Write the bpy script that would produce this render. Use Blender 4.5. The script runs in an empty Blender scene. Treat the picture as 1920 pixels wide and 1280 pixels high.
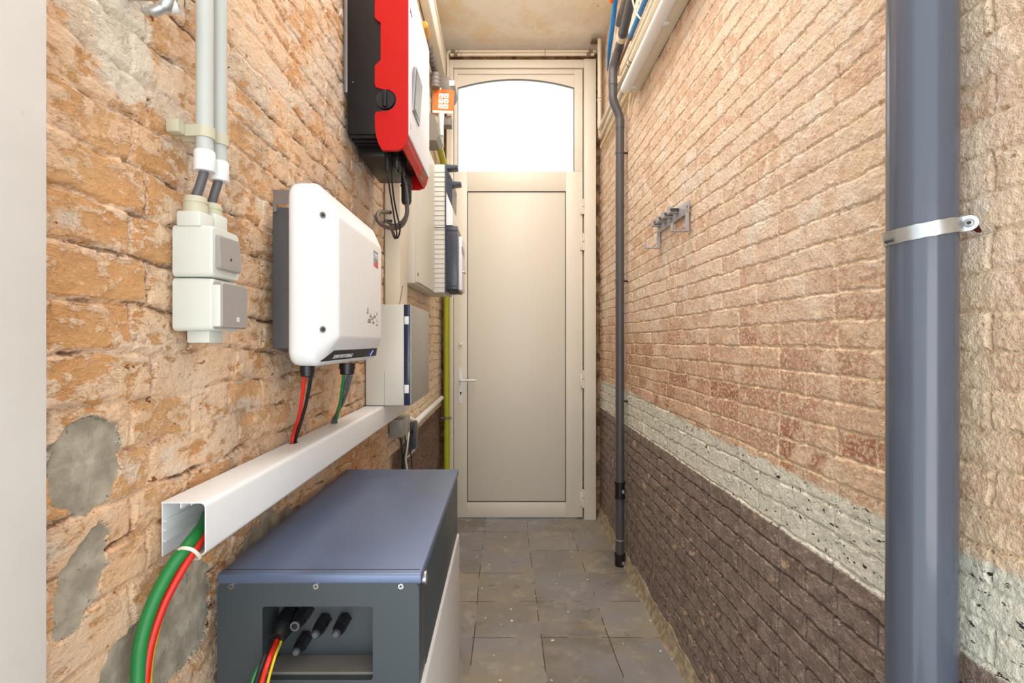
import bpy, bmesh, math, random
from mathutils import Vector, Matrix
random.seed(7)
C = bpy.context.scene.collection
PI = math.pi
F, VX, VY, H = 920.0, 944.0, 640.0, 1.30
LW, RW, EW, CH = -0.462, 0.72, 3.70, 3.49       # left wall, right wall, end wall, ceiling

# ------------------------------------------------------------------ helpers
def lin(c):
    return tuple(((v/255)/12.92 if v/255 <= .04045 else (((v/255)+.055)/1.055)**2.4) for v in c) + (1,)

def tag(o, label=None, cat=None, group=None, kind=None):
    if label: o['label'] = label
    if cat: o['category'] = cat
    if group: o['group'] = group
    if kind: o['kind'] = kind
    return o

def root_of(p):
    while p.parent: p = p.parent
    return p

def part(name, bm, m, parent=None, smooth=True, ang=38, origin=None):
    me = bpy.data.meshes.new(name)
    bmesh.ops.recalc_face_normals(bm, faces=bm.faces)
    if parent is not None:
        off = root_of(parent).location.copy()
    else:
        if origin is None:
            xs = [v.co for v in bm.verts]
            lo = [min(v[i] for v in xs) for i in range(3)]; hi = [max(v[i] for v in xs) for i in range(3)]
            origin = ((lo[0]+hi[0])/2, (lo[1]+hi[1])/2, lo[2])
        off = Vector(origin)
    for v in bm.verts: v.co -= off
    bm.to_mesh(me); bm.free()
    if smooth:
        me.polygons.foreach_set('use_smooth', [True]*len(me.polygons))
        me.set_sharp_from_angle(angle=math.radians(ang))
    me.materials.append(m)
    o = bpy.data.objects.new(name, me); C.objects.link(o)
    if parent is not None: o.parent = parent
    else: o.location = off
    return o

def thing(name, label, cat, loc, group=None, kind=None):
    o = bpy.data.objects.new(name, None); C.objects.link(o)
    o.location = loc; o.empty_display_size = .05
    return tag(o, label, cat, group, kind)

def B(): return bmesh.new()

def box(bm, x0, x1, y0, y1, z0, z1, bev=0, seg=2, mat=None):
    r = bmesh.ops.create_cube(bm, size=1)
    vs = r['verts']
    for v in vs:
        v.co = Vector(((x0+x1)/2+v.co.x*(x1-x0), (y0+y1)/2+v.co.y*(y1-y0), (z0+z1)/2+v.co.z*(z1-z0)))
    if bev:
        es = list({e for v in vs for e in v.link_edges})
        r2 = bmesh.ops.bevel(bm, geom=es, offset=bev, segments=seg, affect='EDGES', profile=.5)
        vs = list({v for f in r2['faces'] for v in f.verts} | {v for v in vs if v.is_valid})
    if mat is not None:
        for v in vs: v.co = mat @ v.co
    return bm

def bx(*a, **k): return box(B(), *a, **k)

def frame_of(t):
    t = t.normalized()
    a = Vector((0,0,1)) if abs(t.z) < .9 else Vector((0,1,0))
    u = t.cross(a).normalized(); return u, t.cross(u).normalized()

def tube(bm, pts, r, n=14, cap=True):
    pts = [Vector(p) for p in pts]
    rs = r if isinstance(r, (list, tuple)) else [r]*len(pts)
    u = None; rings = []
    for i, p in enumerate(pts):
        a = pts[max(i-1,0)]; b = pts[min(i+1,len(pts)-1)]
        t = (b-a)
        if 0 < i < len(pts)-1:
            t = (p-a).normalized()+(b-p).normalized()
        t.normalize()
        if u is None: u, w = frame_of(t)
        else:
            u = (u - t*u.dot(t)).normalized(); w = t.cross(u).normalized()
        rings.append([bm.verts.new(p+(u*math.cos(2*PI*k/n)+w*math.sin(2*PI*k/n))*rs[i]) for k in range(n)])
    for a, b in zip(rings, rings[1:]):
        for k in range(n): bm.faces.new((a[k], a[(k+1)%n], b[(k+1)%n], b[k]))
    if cap: bm.faces.new(rings[0][::-1]); bm.faces.new(rings[-1])
    return bm

def tb(pts, r, n=14, cap=True): return tube(B(), pts, r, n, cap)

def smooth_pts(pts, k=8):
    P = [Vector(p) for p in pts]; out = []
    P = [P[0]*2-P[1]] + P + [P[-1]*2-P[-2]]
    for i in range(1, len(P)-2):
        for j in range(k):
            t = j/k; a, b, c, d = P[i-1:i+3]
            out.append(.5*((2*b)+(c-a)*t+(2*a-5*b+4*c-d)*t*t+(3*b-a-3*c+d)*t**3))
    out.append(P[-2]); return out

def fillet(pts, r, k=6):
    P = [Vector(p) for p in pts]; out = [P[0]]
    for i in range(1, len(P)-1):
        a = (P[i-1]-P[i]); b = (P[i+1]-P[i]); rr = min(r, a.length*.48, b.length*.48)
        s = P[i]+a.normalized()*rr; e = P[i]+b.normalized()*rr
        for j in range(k+1):
            t = j/k; out.append((1-t)**2*s+2*t*(1-t)*P[i]+t*t*e)
    out.append(P[-1]); return out

def cyl(bm, p0, p1, r, n=20, r1=None):
    return tube(bm, [p0, p1], [r, r if r1 is None else r1], n)

AX = {'x': lambda a,b,c: (c,a,b), 'y': lambda a,b,c: (a,c,b), 'z': lambda a,b,c: (a,b,c)}
def prism(bm, poly, axis, c0, c1):
    f = AX[axis]
    A = [bm.verts.new(f(a,b,c0)) for a,b in poly]; D = [bm.verts.new(f(a,b,c1)) for a,b in poly]
    n = len(poly)
    for i in range(n): bm.faces.new((A[i], A[(i+1)%n], D[(i+1)%n], D[i]))
    bm.faces.new(A[::-1]); bm.faces.new(D)
    return bm

def ribbon(bm, pl, t, axis, c0, c1):
    n = len(pl); off = []
    for i in range(n):
        a = Vector(pl[max(i-1,0)]); b = Vector(pl[min(i+1,n-1)]); d = (b-a).normalized()
        off.append((pl[i][0]-d.y*t, pl[i][1]+d.x*t))
    f = AX[axis]
    V = [[bm.verts.new(f(p[0],p[1],c)) for p in L] for L in (pl, off) for c in (c0, c1)]
    a0,a1,b0,b1 = V
    for i in range(n-1):
        bm.faces.new((a0[i],a0[i+1],a1[i+1],a1[i])); bm.faces.new((b0[i],b0[i+1],b1[i+1],b1[i]))
        bm.faces.new((a0[i],a0[i+1],b0[i+1],b0[i])); bm.faces.new((a1[i],a1[i+1],b1[i+1],b1[i]))
    for i in (0,n-1): bm.faces.new((a0[i],a1[i],b1[i],b0[i]))
    return bm

def arc(cx, cy, r, a0, a1, k=5):
    return [(cx+r*math.cos(math.radians(a0+(a1-a0)*i/k)), cy+r*math.sin(math.radians(a0+(a1-a0)*i/k))) for i in range(k+1)]

def rr(a0, a1, b0, b1, r, k=6):
    return arc(a1-r,b1-r,r,0,90,k)+arc(a0+r,b1-r,r,90,180,k)+arc(a0+r,b0+r,r,180,270,k)+arc(a1-r,b0+r,r,270,360,k)

def loft(bm, loops, cap0=True, cap1=True):
    L = [[bm.verts.new(p) for p in l] for l in loops]; n = len(L[0])
    for a, b in zip(L, L[1:]):
        for i in range(n): bm.faces.new((a[i], a[(i+1)%n], b[(i+1)%n], b[i]))
    if cap0: bm.faces.new(L[0][::-1])
    if cap1: bm.faces.new(L[-1])
    return bm

def text(name, s, size, org, u, v, m, parent, sx=1.0):
    cu = bpy.data.curves.new('lettering', 'FONT'); cu.body = s; cu.size = size; cu.extrude = .0002; cu.resolution_u = 3
    cu.offset = size*.012
    o = bpy.data.objects.new('lettering', cu); C.objects.link(o)
    dg = bpy.context.evaluated_depsgraph_get()
    me = bpy.data.meshes.new_from_object(o.evaluated_get(dg)); bpy.data.objects.remove(o)
    me.name = name; u = Vector(u).normalized(); v = Vector(v).normalized(); w = u.cross(v)
    off = Vector(root_of(parent).location)
    for p in me.vertices:
        p.co = Vector(org)+u*p.co.x*sx+v*p.co.y+w*p.co.z-off
    me.materials.clear(); me.materials.append(m)
    ob = bpy.data.objects.new(name, me); C.objects.link(ob); ob.parent = parent
    return ob

# point in the room seen at (px, py) of the photograph, Y metres away: used to read sizes and positions off the photo
def P(px, py, Y): return ((px-VX)*Y/F, Y, H-(py-VY)*Y/F)

# ------------------------------------------------------------------ materials
class G:
    def __init__(s, name):
        s.m = bpy.data.materials.new(name); s.m.use_nodes = True
        s.t = s.m.node_tree; s.b = s.t.nodes['Principled BSDF']; s.out = s.t.nodes['Material Output']
    def set(s, inp, v):
        if hasattr(v, 'is_linked'): s.t.links.new(v, inp)
        else: inp.default_value = v
    def n(s, ty, out=0, props=None, **k):
        nd = s.t.nodes.new('ShaderNode'+ty)
        for a, b in (props or {}).items(): setattr(nd, a, b)
        for a, b in k.items():
            key = int(a[1:]) if a[0] == 'i' and a[1:].isdigit() else a.replace('_',' ')
            s.set(nd.inputs[key], b)
        s.last = nd
        return nd.outputs[out]
    def M(s, op, a, b=0.0, c=0.0, clamp=False):
        return s.n('Math', props={'operation':op,'use_clamp':clamp}, i0=a, i1=b, i2=c)
    def V(s, op, a, b=(0,0,0)): return s.n('VectorMath', props={'operation':op}, i0=a, i1=b)
    def vs(s, a, f):
        o = s.n('VectorMath', props={'operation':'SCALE'}, i0=a); s.set(s.last.inputs[3], f); return o
    def mix(s, f, a, b, bt='MIX'):
        return s.n('Mix', out=2, props={'data_type':'RGBA','blend_type':bt}, i0=f, i6=a, i7=b)
    def noise(s, vec, scale, detail=4, rough=.55, dist=0, out=0):
        return s.n('TexNoise', out=out, Vector=vec, Scale=scale, Detail=detail, Roughness=rough, Distortion=dist)
    def ss(s, x, a, b, lo=0.0, hi=1.0):
        return s.n('MapRange', props={'interpolation_type':'SMOOTHSTEP'}, i0=x, i1=a, i2=b, i3=lo, i4=hi)
    def obj(s): return s.n('TexCoord', out=3)
    def pos(s): return s.n('NewGeometry', out=0)
    def sep(s, v):
        o = s.n('SeparateXYZ', i0=v); nd = s.last
        return nd.outputs[0], nd.outputs[1], nd.outputs[2]
    def comb(s, x, y, z): return s.n('CombineXYZ', i0=x, i1=y, i2=z)
    def bump(s, h, strength=.3, dist=.002):
        s.t.links.new(s.n('Bump', Height=h, Strength=strength, Distance=dist), s.b.inputs['Normal'])

def plain(name, c, rough=.45, metal=0, var=.06, scale=18, bump=0, bscale=400, spec=.5, coat=0):
    g = G(name); v = g.obj(); col = lin(c)
    nz = g.noise(v, scale, 3)
    dk = tuple(x*(1-var) for x in col[:3])+(1,); lt = tuple(min(1,x*(1+var)) for x in col[:3])+(1,)
    g.set(g.b.inputs['Base Color'], g.mix(nz, dk, lt))
    g.set(g.b.inputs['Roughness'], g.ss(g.noise(v, scale*2.3, 3), .2, .8, max(0,rough-.05), min(1,rough+.06)))
    g.b.inputs['Metallic'].default_value = metal
    g.b.inputs['Specular IOR Level'].default_value = spec
    g.b.inputs['Coat Weight'].default_value = coat
    if bump: g.bump(g.noise(v, bscale, 2), bump, .0006)
    return g.m

M = dict(
 white=plain('white_plastic', (228,230,231), .36, var=.02),
 cream=plain('cream_plastic', (222,214,196), .42, var=.03),
 condgrey=plain('conduit_grey_white', (186,190,186), .36, var=.02),
 ltgrey=plain('light_grey_plastic', (208,212,204), .42, var=.02),
 beige=plain('beige_plastic', (192,188,164), .45, var=.03),
 warmgrey=plain('warm_grey_plastic', (150,144,140), .4, var=.03),
 boxgrey=plain('enclosure_grey_plastic', (205,203,192), .42, var=.03),
 doorgrey=plain('satin_grey_plastic', (150,148,142), .35, var=.03),
 midgrey=plain('mid_grey_plastic', (118,112,104), .5, var=.05),
 darkgrey=plain('dark_grey_plastic', (72,74,80), .4),
 pipegrey=plain('grey_pvc', (80,87,100), .17, var=.05, scale=6, spec=.55),
 smallpipe=plain('dull_grey_pvc', (78,76,79), .38, var=.08),
 heat=plain('dark_cast_metal', (84,86,90), .5, metal=.3, var=.1),
 black=plain('black_plastic', (22,22,24), .38, var=.15),
 inkblack=plain('satin_black_plastic', (20,20,24), .42, var=.1, spec=.35),
 rubber=plain('black_rubber', (28,27,27), .55, var=.15),
 greycable=plain('grey_cable_sheath', (92,90,94), .5, var=.06),
 red=plain('red_plastic', (186,7,4), .42, var=.03, spec=.3),
 redcable=plain('red_cable_sheath', (206,36,22), .42, var=.05),
 green=plain('green_cable_sheath', (26,122,58), .45, var=.06),
 yellow=plain('yellow_cable_sheath', (212,186,30), .45),
 gas=plain('yellow_green_pipe_paint', (168,170,32), .35, var=.05),
 blue=plain('blue_pipe_plastic', (34,122,186), .35, var=.05),
 orange=plain('orange_card', (232,110,26), .5, var=.03),
 cardwhite=plain('white_card', (236,228,214), .5, var=.02),
 batt=plain('slate_lacquer_sheen_tint', (100,113,140), .37, metal=.5, var=.04, scale=3),  # lid: base colour lightened and blued to carry the window's reflection
 battf=plain('dark_slate_lacquer', (54,62,66), .42, var=.04, scale=3),
 battp=plain('pale_grey_panel', (190,188,186), .35, var=.02),
 steel=plain('bright_steel', (190,190,190), .28, metal=1, var=.05),
 galv=plain('galvanised_steel', (186,190,190), .38, metal=.85, var=.22, scale=60),
 racksteel=plain('brushed_rack_steel', (176,176,182), .45, metal=.35, var=.1, scale=40),
 dullsteel=plain('dull_steel', (150,152,156), .35, metal=.8, var=.1, scale=40),
 navy=plain('dark_blue_plastic', (52,58,72), .3, var=.05),
 smoke=plain('smoky_blue_window', (40,50,72), .2, var=.05),
 brass=plain('aged_yellow_cap', (184,134,16), .5, var=.25, scale=50),
 paintpipe=plain('painted_pipe_cream', (214,202,180), .42, var=.08, scale=30),
 oldpipe=plain('brown_stained_pipe', (128,110,88), .5, var=.35, scale=40),
 ywpipe=plain('pale_yellow_pipe', (222,200,150), .45, var=.08),
 frame=plain('cream_door_lacquer', (219,211,196), .42, var=.02, scale=3),
 panel=plain('cream_door_panel', (213,206,192), .4, var=.02, scale=2),
 softgasket=plain('grey_window_gasket', (120,112,102), .6),
 gasket=plain('dark_gasket', (46,40,36), .7),
 jamb=None, glass=None)

def g_jamb():
    g = G('off_white_painted_plaster'); v = g.pos()
    c = g.mix(g.ss(g.noise(v, 6, 5), .35, .7), lin((204,200,193)), lin((211,208,202)))
    sp = g.ss(g.noise(v, 55, 2), .76, .8)
    g.set(g.b.inputs['Base Color'], g.mix(sp, c, lin((196,186,172))))
    g.b.inputs['Roughness'].default_value = .6
    g.bump(g.noise(v, 60, 4), .08, .002); return g.m
M['jamb'] = g_jamb()

def g_glass():
    g = G('clear_window_glass'); t = g.t
    tr = t.nodes.new('ShaderNodeBsdfTransparent'); gl = t.nodes.new('ShaderNodeBsdfGlossy'); gl.inputs['Roughness'].default_value = .03
    mx = t.nodes.new('ShaderNodeMixShader'); fr = t.nodes.new('ShaderNodeFresnel'); fr.inputs[0].default_value = 1.45
    tr.inputs[0].default_value = (.96,.98,.97,1)
    t.links.new(fr.outputs[0], mx.inputs[0]); t.links.new(tr.outputs[0], mx.inputs[1]); t.links.new(gl.outputs[0], mx.inputs[2])
    t.links.new(mx.outputs[0], g.out.inputs[0]); return g.m
M['glass'] = g_glass()

def brick_base(g, dist=.014):
    p = g.pos(); x, y, z = g.sep(p)
    uv = g.comb(y, z, 0.0)
    wob = g.vs(g.V('SUBTRACT', g.noise(p, 5, 2, out=1), (.5,.5,.5)), dist*2)
    wob2 = g.vs(g.V('SUBTRACT', g.noise(p, 30, 4, .6, out=1), (.5,.5,.5)), .016)
    q = g.V('ADD', g.V('ADD', uv, wob), wob2)
    qx, qy, _ = g.sep(q); q2 = g.comb(qx, qy, 0.0)
    o = g.n('TexBrick', props={'offset':.5,'squash':.52,'squash_frequency':2,'offset_frequency':2}, Vector=q2, Color1=(0,0,0,1), Color2=(1,1,1,1),
            Mortar=(.5,.5,.5,1), Scale=1.0, Mortar_Size=.0068, Mortar_Smooth=1.0, Bias=0.0, Brick_Width=.215, Row_Height=.0585)
    return p, y, z, o, g.last.outputs[1]

def ell(g, y, z, nz, cy, cz, ry, rz, amp=.35, slope=0.0):
    a = g.M('DIVIDE', g.M('SUBTRACT', y, cy), ry)
    zz = g.M('SUBTRACT', g.M('SUBTRACT', z, cz), g.M('MULTIPLY', g.M('SUBTRACT', y, cy), slope))
    b = g.M('DIVIDE', zz, rz)
    d = g.M('ADD', g.M('POWER', g.M('ABSOLUTE', a), 2.4), g.M('POWER', g.M('ABSOLUTE', b), 2.4))
    d = g.M('ADD', d, g.M('MULTIPLY', g.M('SUBTRACT', nz, .5), amp*4))
    return g.ss(d, .92, 1.05, 1.0, 0.0)

def finish_wall(g, col, rough, h):
    g.set(g.b.inputs['Base Color'], col); g.set(g.b.inputs['Roughness'], rough)
    g.b.inputs['Specular IOR Level'].default_value = .35
    d = g.n('Displacement', Height=h, Midlevel=0.0, Scale=1.0)
    g.t.links.new(d, g.out.inputs['Displacement']); g.m.displacement_method = 'BOTH'
    return g.m

def wall_right_mat():
    g = G('whitewashed_brick_with_dark_dado'); p, y, z, bc, mf = brick_base(g, .008)
    brick = g.M('SUBTRACT', 1.0, mf)
    n1 = g.noise(p, 3.2, 4); n2 = g.noise(p, 24, 6, .65); n3 = g.noise(p, 90, 5, .65); n4 = g.noise(p, 9, 5, .6)
    up = g.mix(bc, lin((206,172,144)), lin((228,206,184)))
    up = g.mix(g.ss(n2, .42, .66), up, lin((232,212,190)))
    up = g.mix(g.M('MULTIPLY', mf, .5), up, lin((230,206,178)))
    up = g.mix(g.ss(g.noise(p, 6, 6, .65), .54, .64, 0.0, .7), up, lin((226,216,202)))
    lo = g.mix(bc, lin((170,116,86)), lin((212,176,146)))
    lo = g.mix(g.ss(n4, .47, .64), lo, lin((220,190,162)))
    lo = g.mix(g.ss(n3, .48, .60, 0.0, .7), lo, lin((230,208,182)))
    lo = g.mix(g.ss(mf, .1, .7), lo, lin((226,200,168)))
    hz = g.M('ADD', z, g.M('MULTIPLY', g.M('SUBTRACT', n1, .5), .9))
    c = g.mix(g.ss(hz, 1.2, 1.6), lo, up)
    ny = g.ss(g.M('ADD', y, g.M('MULTIPLY', n1, .5)), 1.0, 1.55, .75, 0.0)   # near end: more lime wash
    c = g.mix(g.M('MULTIPLY', ny, g.ss(n4, .35, .6)), c, lin((226,203,172)))
    # small dark pits and rust flecks
    c = g.mix(g.M('MULTIPLY', g.ss(g.noise(g.V('MULTIPLY', p, (1,1,1.8)), 48, 5, .7), .64, .70), .75), c, lin((138,100,76)))
    vj = g.M('MULTIPLY', g.ss(g.noise(g.V('MULTIPLY', p, (1,1.0,.42)), 40, 3), .60, .68, 0.0, .75), g.ss(mf, .05, .4, .25, 1.0))
    c = g.mix(vj, c, lin((186,144,102)))
    c = g.mix(g.ss(g.noise(g.V('MULTIPLY', p, (1,1,1.6)), 100, 4, .7), .60, .66, 0.0, .55), c, lin((160,122,92)))
    rs = ell(g, y, z, g.noise(p, 120, 5, .7), .748, 1.472, .007, .006, .9)
    c = g.mix(rs, c, lin((96,40,24)))
    # pale band
    nb = g.M('MULTIPLY', g.M('SUBTRACT', g.noise(p, 14, 5, .6), .5), .05)
    zb = g.M('ADD', g.M('SUBTRACT', z, g.ss(y, 1.0, 3.4, 0.0, .05)), nb)
    band = g.ss(zb, .975, .955)
    bcol = g.mix(g.ss(n2, .45, .62), lin((214,212,196)), lin((228,224,208)))
    fl = g.noise(g.V('MULTIPLY', p, (1,1.0,2.2)), 42, 5, .7)
    bcol = g.mix(g.ss(fl, .605, .63), bcol, lin((46,40,36)))
    c = g.mix(g.ss(zb, .975, .962, 0.0, 1.0), c, bcol)
    # dark brown dado
    nd = g.M('MULTIPLY', g.M('SUBTRACT', g.noise(p, 22, 3), .5), .012)
    dcol = g.mix(g.ss(n2, .38, .66), lin((124,106,97)), lin((150,132,121)))
    dcol = g.mix(g.ss(mf, .35, .9, 0.0, .55), dcol, lin((84,68,60)))
    peel = g.M('MULTIPLY', g.ss(g.noise(g.V('MULTIPLY', p, (1,1,1.8)), 11, 6, .62), .60, .62), g.ss(n1, .48, .56))
    dcol = g.mix(peel, dcol, lin((196,170,138)))
    dcol = g.mix(g.ss(g.noise(g.V('MULTIPLY', p, (1,1,2.5)), 80, 4, .65), .60, .66, 0.0, .75), dcol, lin((196,182,166)))
    c = g.mix(g.ss(g.M('ADD', z, nd), .815, .808), c, dcol)
    c = g.mix(g.ss(g.M('ADD', z, g.M('MULTIPLY', n4, .12)), .13, .10), c, g.mix(n3, lin((128,108,84)), lin((176,152,118))))
    dd = g.ss(z, .82, .80)
    rough = g.M('SUBTRACT', .8, g.M('MULTIPLY', dd, .38))
    h = g.M('MULTIPLY', brick, g.ss(z, .8, .84, .0085, .0058))
    h = g.M('ADD', h, g.M('MULTIPLY', n2, .013)); h = g.M('ADD', h, g.M('MULTIPLY', n3, .0075))
    h = g.M('ADD', h, g.M('MULTIPLY', n4, .008)); h = g.M('ADD', h, g.M('MULTIPLY', bc, .003))
    h = g.M('SUBTRACT', h, .023)
    return finish_wall(g, c, rough, h)

def wall_left_mat():
    g = G('flaking_orange_and_cream_brick'); p, y, z, bc, mf = brick_base(g, .02)
    mf = g.M('MULTIPLY', mf, g.ss(g.noise(p, 7, 3), .36, .5, .35, 1.0))
    brick = g.M('SUBTRACT', 1.0, mf)
    ps = g.V('MULTIPLY', p, (1,1,1.9))
    n1 = g.noise(p, 3.5, 4); n2 = g.noise(ps, 25, 8, .70, .15); n3 = g.noise(p, 95, 5, .65); n4 = g.noise(p, 9, 6, .62)
    org = g.mix(bc, lin((200,146,92)), lin((214,170,122)))
    org = g.mix(g.ss(n4, .35, .7), org, lin((208,154,100)))
    crm = g.mix(g.ss(n4, .3, .7), lin((224,184,146)), lin((230,204,176)))
    th = g.M('ADD', g.M('MULTIPLY', g.M('SUBTRACT', bc, .5), .13), g.M('MULTIPLY', g.M('SUBTRACT', n1, .5), .45))
    th = g.M('ADD', th, g.M('MULTIPLY', g.ss(mf, .1, .7), -.12))
    th = g.M('ADD', th, g.ss(z, 1.4, 1.9, .0, -.035))
    fl = g.ss(g.M('SUBTRACT', n2, th), .455, .505)
    c = g.mix(fl, org, crm)
    c = g.mix(g.ss(g.noise(ps, 70, 5, .7, .1), .60, .64, 0.0, .6), c, lin((228,198,166)))
    c = g.mix(g.ss(g.noise(ps, 64, 5, .7, .2), .62, .66, 0.0, .5), c, lin((176,132,92)))
    # limewash blotches
    lw = g.ss(g.M('ADD', g.noise(ps, 5.5, 8, .68), g.ss(z, 1.3, 1.9, -.03, .07)), .55, .62)
    c = g.mix(g.M('MULTIPLY', lw, .8), c, lin((224,208,188)))
    c = g.mix(g.ss(g.noise(p, 7.5, 5, .6), .62, .66, 0.0, .7), c, lin((196,158,128)))
    # dirt in the joints, pits, dark red chips
    cr = g.M('MULTIPLY', g.ss(mf, .55, .95), g.ss(g.noise(p, 13, 5, .65), .47, .56))
    c = g.mix(g.M('MULTIPLY', cr, .8), c, lin((124,88,58)))
    c = g.mix(g.M('MULTIPLY', g.ss(g.noise(ps, 30, 4, .6), .68, .70), .9), c, lin((112,56,38)))
    c = g.mix(g.ss(g.noise(ps, 85, 4, .7), .66, .70, 0.0, .6), c, lin((126,92,64)))
    # grey-brown patchy area towards the middle of the wall
    wy = g.M('MULTIPLY', g.ss(y, .72, .9), g.ss(y, 1.9, 1.5))
    wz = g.M('MULTIPLY', g.ss(z, .9, 1.1), g.ss(z, 1.95, 1.6))
    c = g.mix(g.M('MULTIPLY', g.M('MULTIPLY', wy, wz), g.ss(n4, .42, .62, 0.0, .55)), c, lin((150,128,104)))
    # far part: pale limewashed brick
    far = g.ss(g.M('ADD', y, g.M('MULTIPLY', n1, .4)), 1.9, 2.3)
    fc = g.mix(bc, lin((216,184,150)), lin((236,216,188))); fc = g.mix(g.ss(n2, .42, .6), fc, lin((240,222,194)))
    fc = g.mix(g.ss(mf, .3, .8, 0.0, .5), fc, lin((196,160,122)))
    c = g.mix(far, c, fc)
    nd = g.M('MULTIPLY', g.M('SUBTRACT', g.noise(p, 22, 3), .5), .02)
    dcol = g.mix(g.ss(n2, .35, .68), lin((100,78,66)), lin((140,114,98)))
    dcol = g.mix(g.ss(mf, .2, .8, 0.0, .5), dcol, lin((160,136,112)))
    dm = g.M('MULTIPLY', g.ss(g.M('ADD', z, nd), .83, .815), g.ss(y, 1.95, 2.1))
    c = g.mix(dm, c, dcol)
    # cement repairs (stains with a shape of their own)
    nz = g.M('ADD', g.M('MULTIPLY', g.noise(p, 14, 5, .6), .6), g.M('MULTIPLY', g.noise(p, 48, 5, .65), .4))
    cem = g.mix(g.ss(g.noise(p, 30, 5), .35, .7), lin((146,138,122)), lin((182,174,156)))
    cem = g.mix(g.ss(g.noise(p, 75, 4, .7), .64, .7, 0.0, .7), cem, lin((98,88,74)))
    mk = None
    for e in ((.550,1.160,.048,.052,.60,0.0), (.545,1.036,.036,.044,.60,.75), (.60,.885,.050,.050,.5,.5), (.71,.905,.072,.083,.6,0.0),
              (1.0,.75,.20,.22,.5,0.0)):
        k = ell(g, y, z, nz, *e); mk = k if mk is None else g.M('MAXIMUM', mk, k)
    c = g.mix(mk, c, cem)
    pl = ell(g, y, z, nz, .60, 1.72, .052, .13, .5, -.2)
    c = g.mix(g.M('MULTIPLY', pl, .9), c, g.mix(n4, lin((218,204,184)), lin((232,224,208))))
    nk = g.M('SUBTRACT', 1.0, mk)
    brick = g.M('SUBTRACT', brick, g.M('MULTIPLY', cr, .7))
    h = g.M('MULTIPLY', brick, .008)
    h = g.M('ADD', h, g.M('MULTIPLY', n2, .010)); h = g.M('ADD', h, g.M('MULTIPLY', n3, .005))
    h = g.M('ADD', h, g.M('MULTIPLY', fl, .0015)); h = g.M('MULTIPLY', h, nk)
    h = g.M('ADD', h, g.M('MULTIPLY', mk, .012)); h = g.M('ADD', h, g.M('MULTIPLY', n4, .010))
    h = g.M('ADD', h, g.M('MULTIPLY', bc, .002)); h = g.M('SUBTRACT', h, .026)
    return finish_wall(g, c, .78, h)

def wall_end_mat():
    g = G('rough_brown_masonry'); p = g.pos()
    c = g.mix(g.ss(g.noise(p, 16, 6), .35, .65), lin((92,66,46)), lin((168,134,98)))
    h = g.M('MULTIPLY', g.noise(p, 22, 6), .03)
    return finish_wall(g, c, .85, h)

def floor_mat():
    g = G('worn_concrete_tiles'); p = g.pos(); x, y, z = g.sep(p)
    wob = g.vs(g.V('SUBTRACT', g.noise(p, 2.5, 2, out=1), (.5,.5,.5)), .016)
    q = g.V('ADD', g.comb(g.M('ADD', x, .132+.298*4), g.M('ADD', y, -.055+.3*4), 0.0), wob)
    bc = g.n('TexBrick', props={'offset':0.0,'squash':1.0}, Vector=q, Color1=(0,0,0,1), Color2=(1,1,1,1), Mortar=(.5,.5,.5,1), Scale=1.0,
             Mortar_Size=.0022, Mortar_Smooth=.35, Bias=0.0, Brick_Width=.298, Row_Height=.30)
    mf = g.last.outputs[1]
    n1 = g.noise(p, 5, 6, .62); n2 = g.noise(p, 26, 6, .65); n3 = g.noise(p, 2.2, 3)
    c = g.mix(bc, lin((108,101,92)), lin((148,141,129)))
    c = g.mix(g.ss(n1, .42, .68), c, lin((150,138,118)))
    c = g.mix(g.ss(n3, .4, .62, 0.0, .7), c, lin((136,134,138)))
    c = g.mix(g.ss(n1, .38, .28, 0.0, .6), c, lin((92,84,76)))
    c = g.mix(g.ss(g.noise(p, 8, 8, .72), .52, .66, 0.0, .55), c, lin((170,162,148)))
    c = g.mix(g.ss(g.noise(p, 6, 8, .75), .56, .70, 0.0, .6), c, lin((88,80,72)))
    jc = g.mix(g.ss(g.noise(p, 7, 3), .48, .54), lin((62,50,40)), lin((158,140,116)))
    c = g.mix(g.ss(mf, .3, .8), c, jc)
    c = g.mix(g.ss(g.noise(p, 40, 0), .835, .84), c, lin((226,220,206)))
    g.set(g.b.inputs['Base Color'], c)
    g.set(g.b.inputs['Roughness'], g.ss(n1, .3, .7, .42, .62))
    h = g.M('SUBTRACT', g.M('MULTIPLY', n2, .4), g.M('MULTIPLY', mf, 1.0))
    h = g.M('ADD', h, g.M('MULTIPLY', bc, .4))
    g.bump(h, .55, .004); return g.m

def ceiling_mat():
    g = G('stained_cream_plaster'); p = g.pos()
    c = g.mix(g.ss(g.noise(p, 2.2, 5), .35, .65), lin((236,224,204)), lin((244,236,220)))
    c = g.mix(g.ss(g.noise(p, 2.6, 8, .7), .46, .66, 0.0, .8), c, lin((236,208,164)))
    c = g.mix(g.ss(g.noise(p, 30, 5, .7), .645, .70, 0.0, .6), c, lin((150,122,92)))
    g.set(g.b.inputs['Base Color'], c); g.b.inputs['Roughness'].default_value = .8
    g.bump(g.noise(p, 12, 6), .5, .012); return g.m

def cement_mat():
    g = G('crumbly_cement'); p = g.pos()
    c = g.mix(g.ss(g.noise(p, 30, 6), .35, .68), lin((140,126,104)), lin((182,164,136)))
    g.set(g.b.inputs['Base Color'], c); g.b.inputs['Roughness'].default_value = .85
    g.bump(g.noise(p, 45, 6), .7, .01); return g.m

# ------------------------------------------------------------------ setting
def geo(a, b, d0, d1):
    out = [a]; 
    while out[-1] < b:
        t = (out[-1]-a)/(b-a); out.append(out[-1]+d0+(d1-d0)*t)
    out[-1] = b; return out

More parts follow.
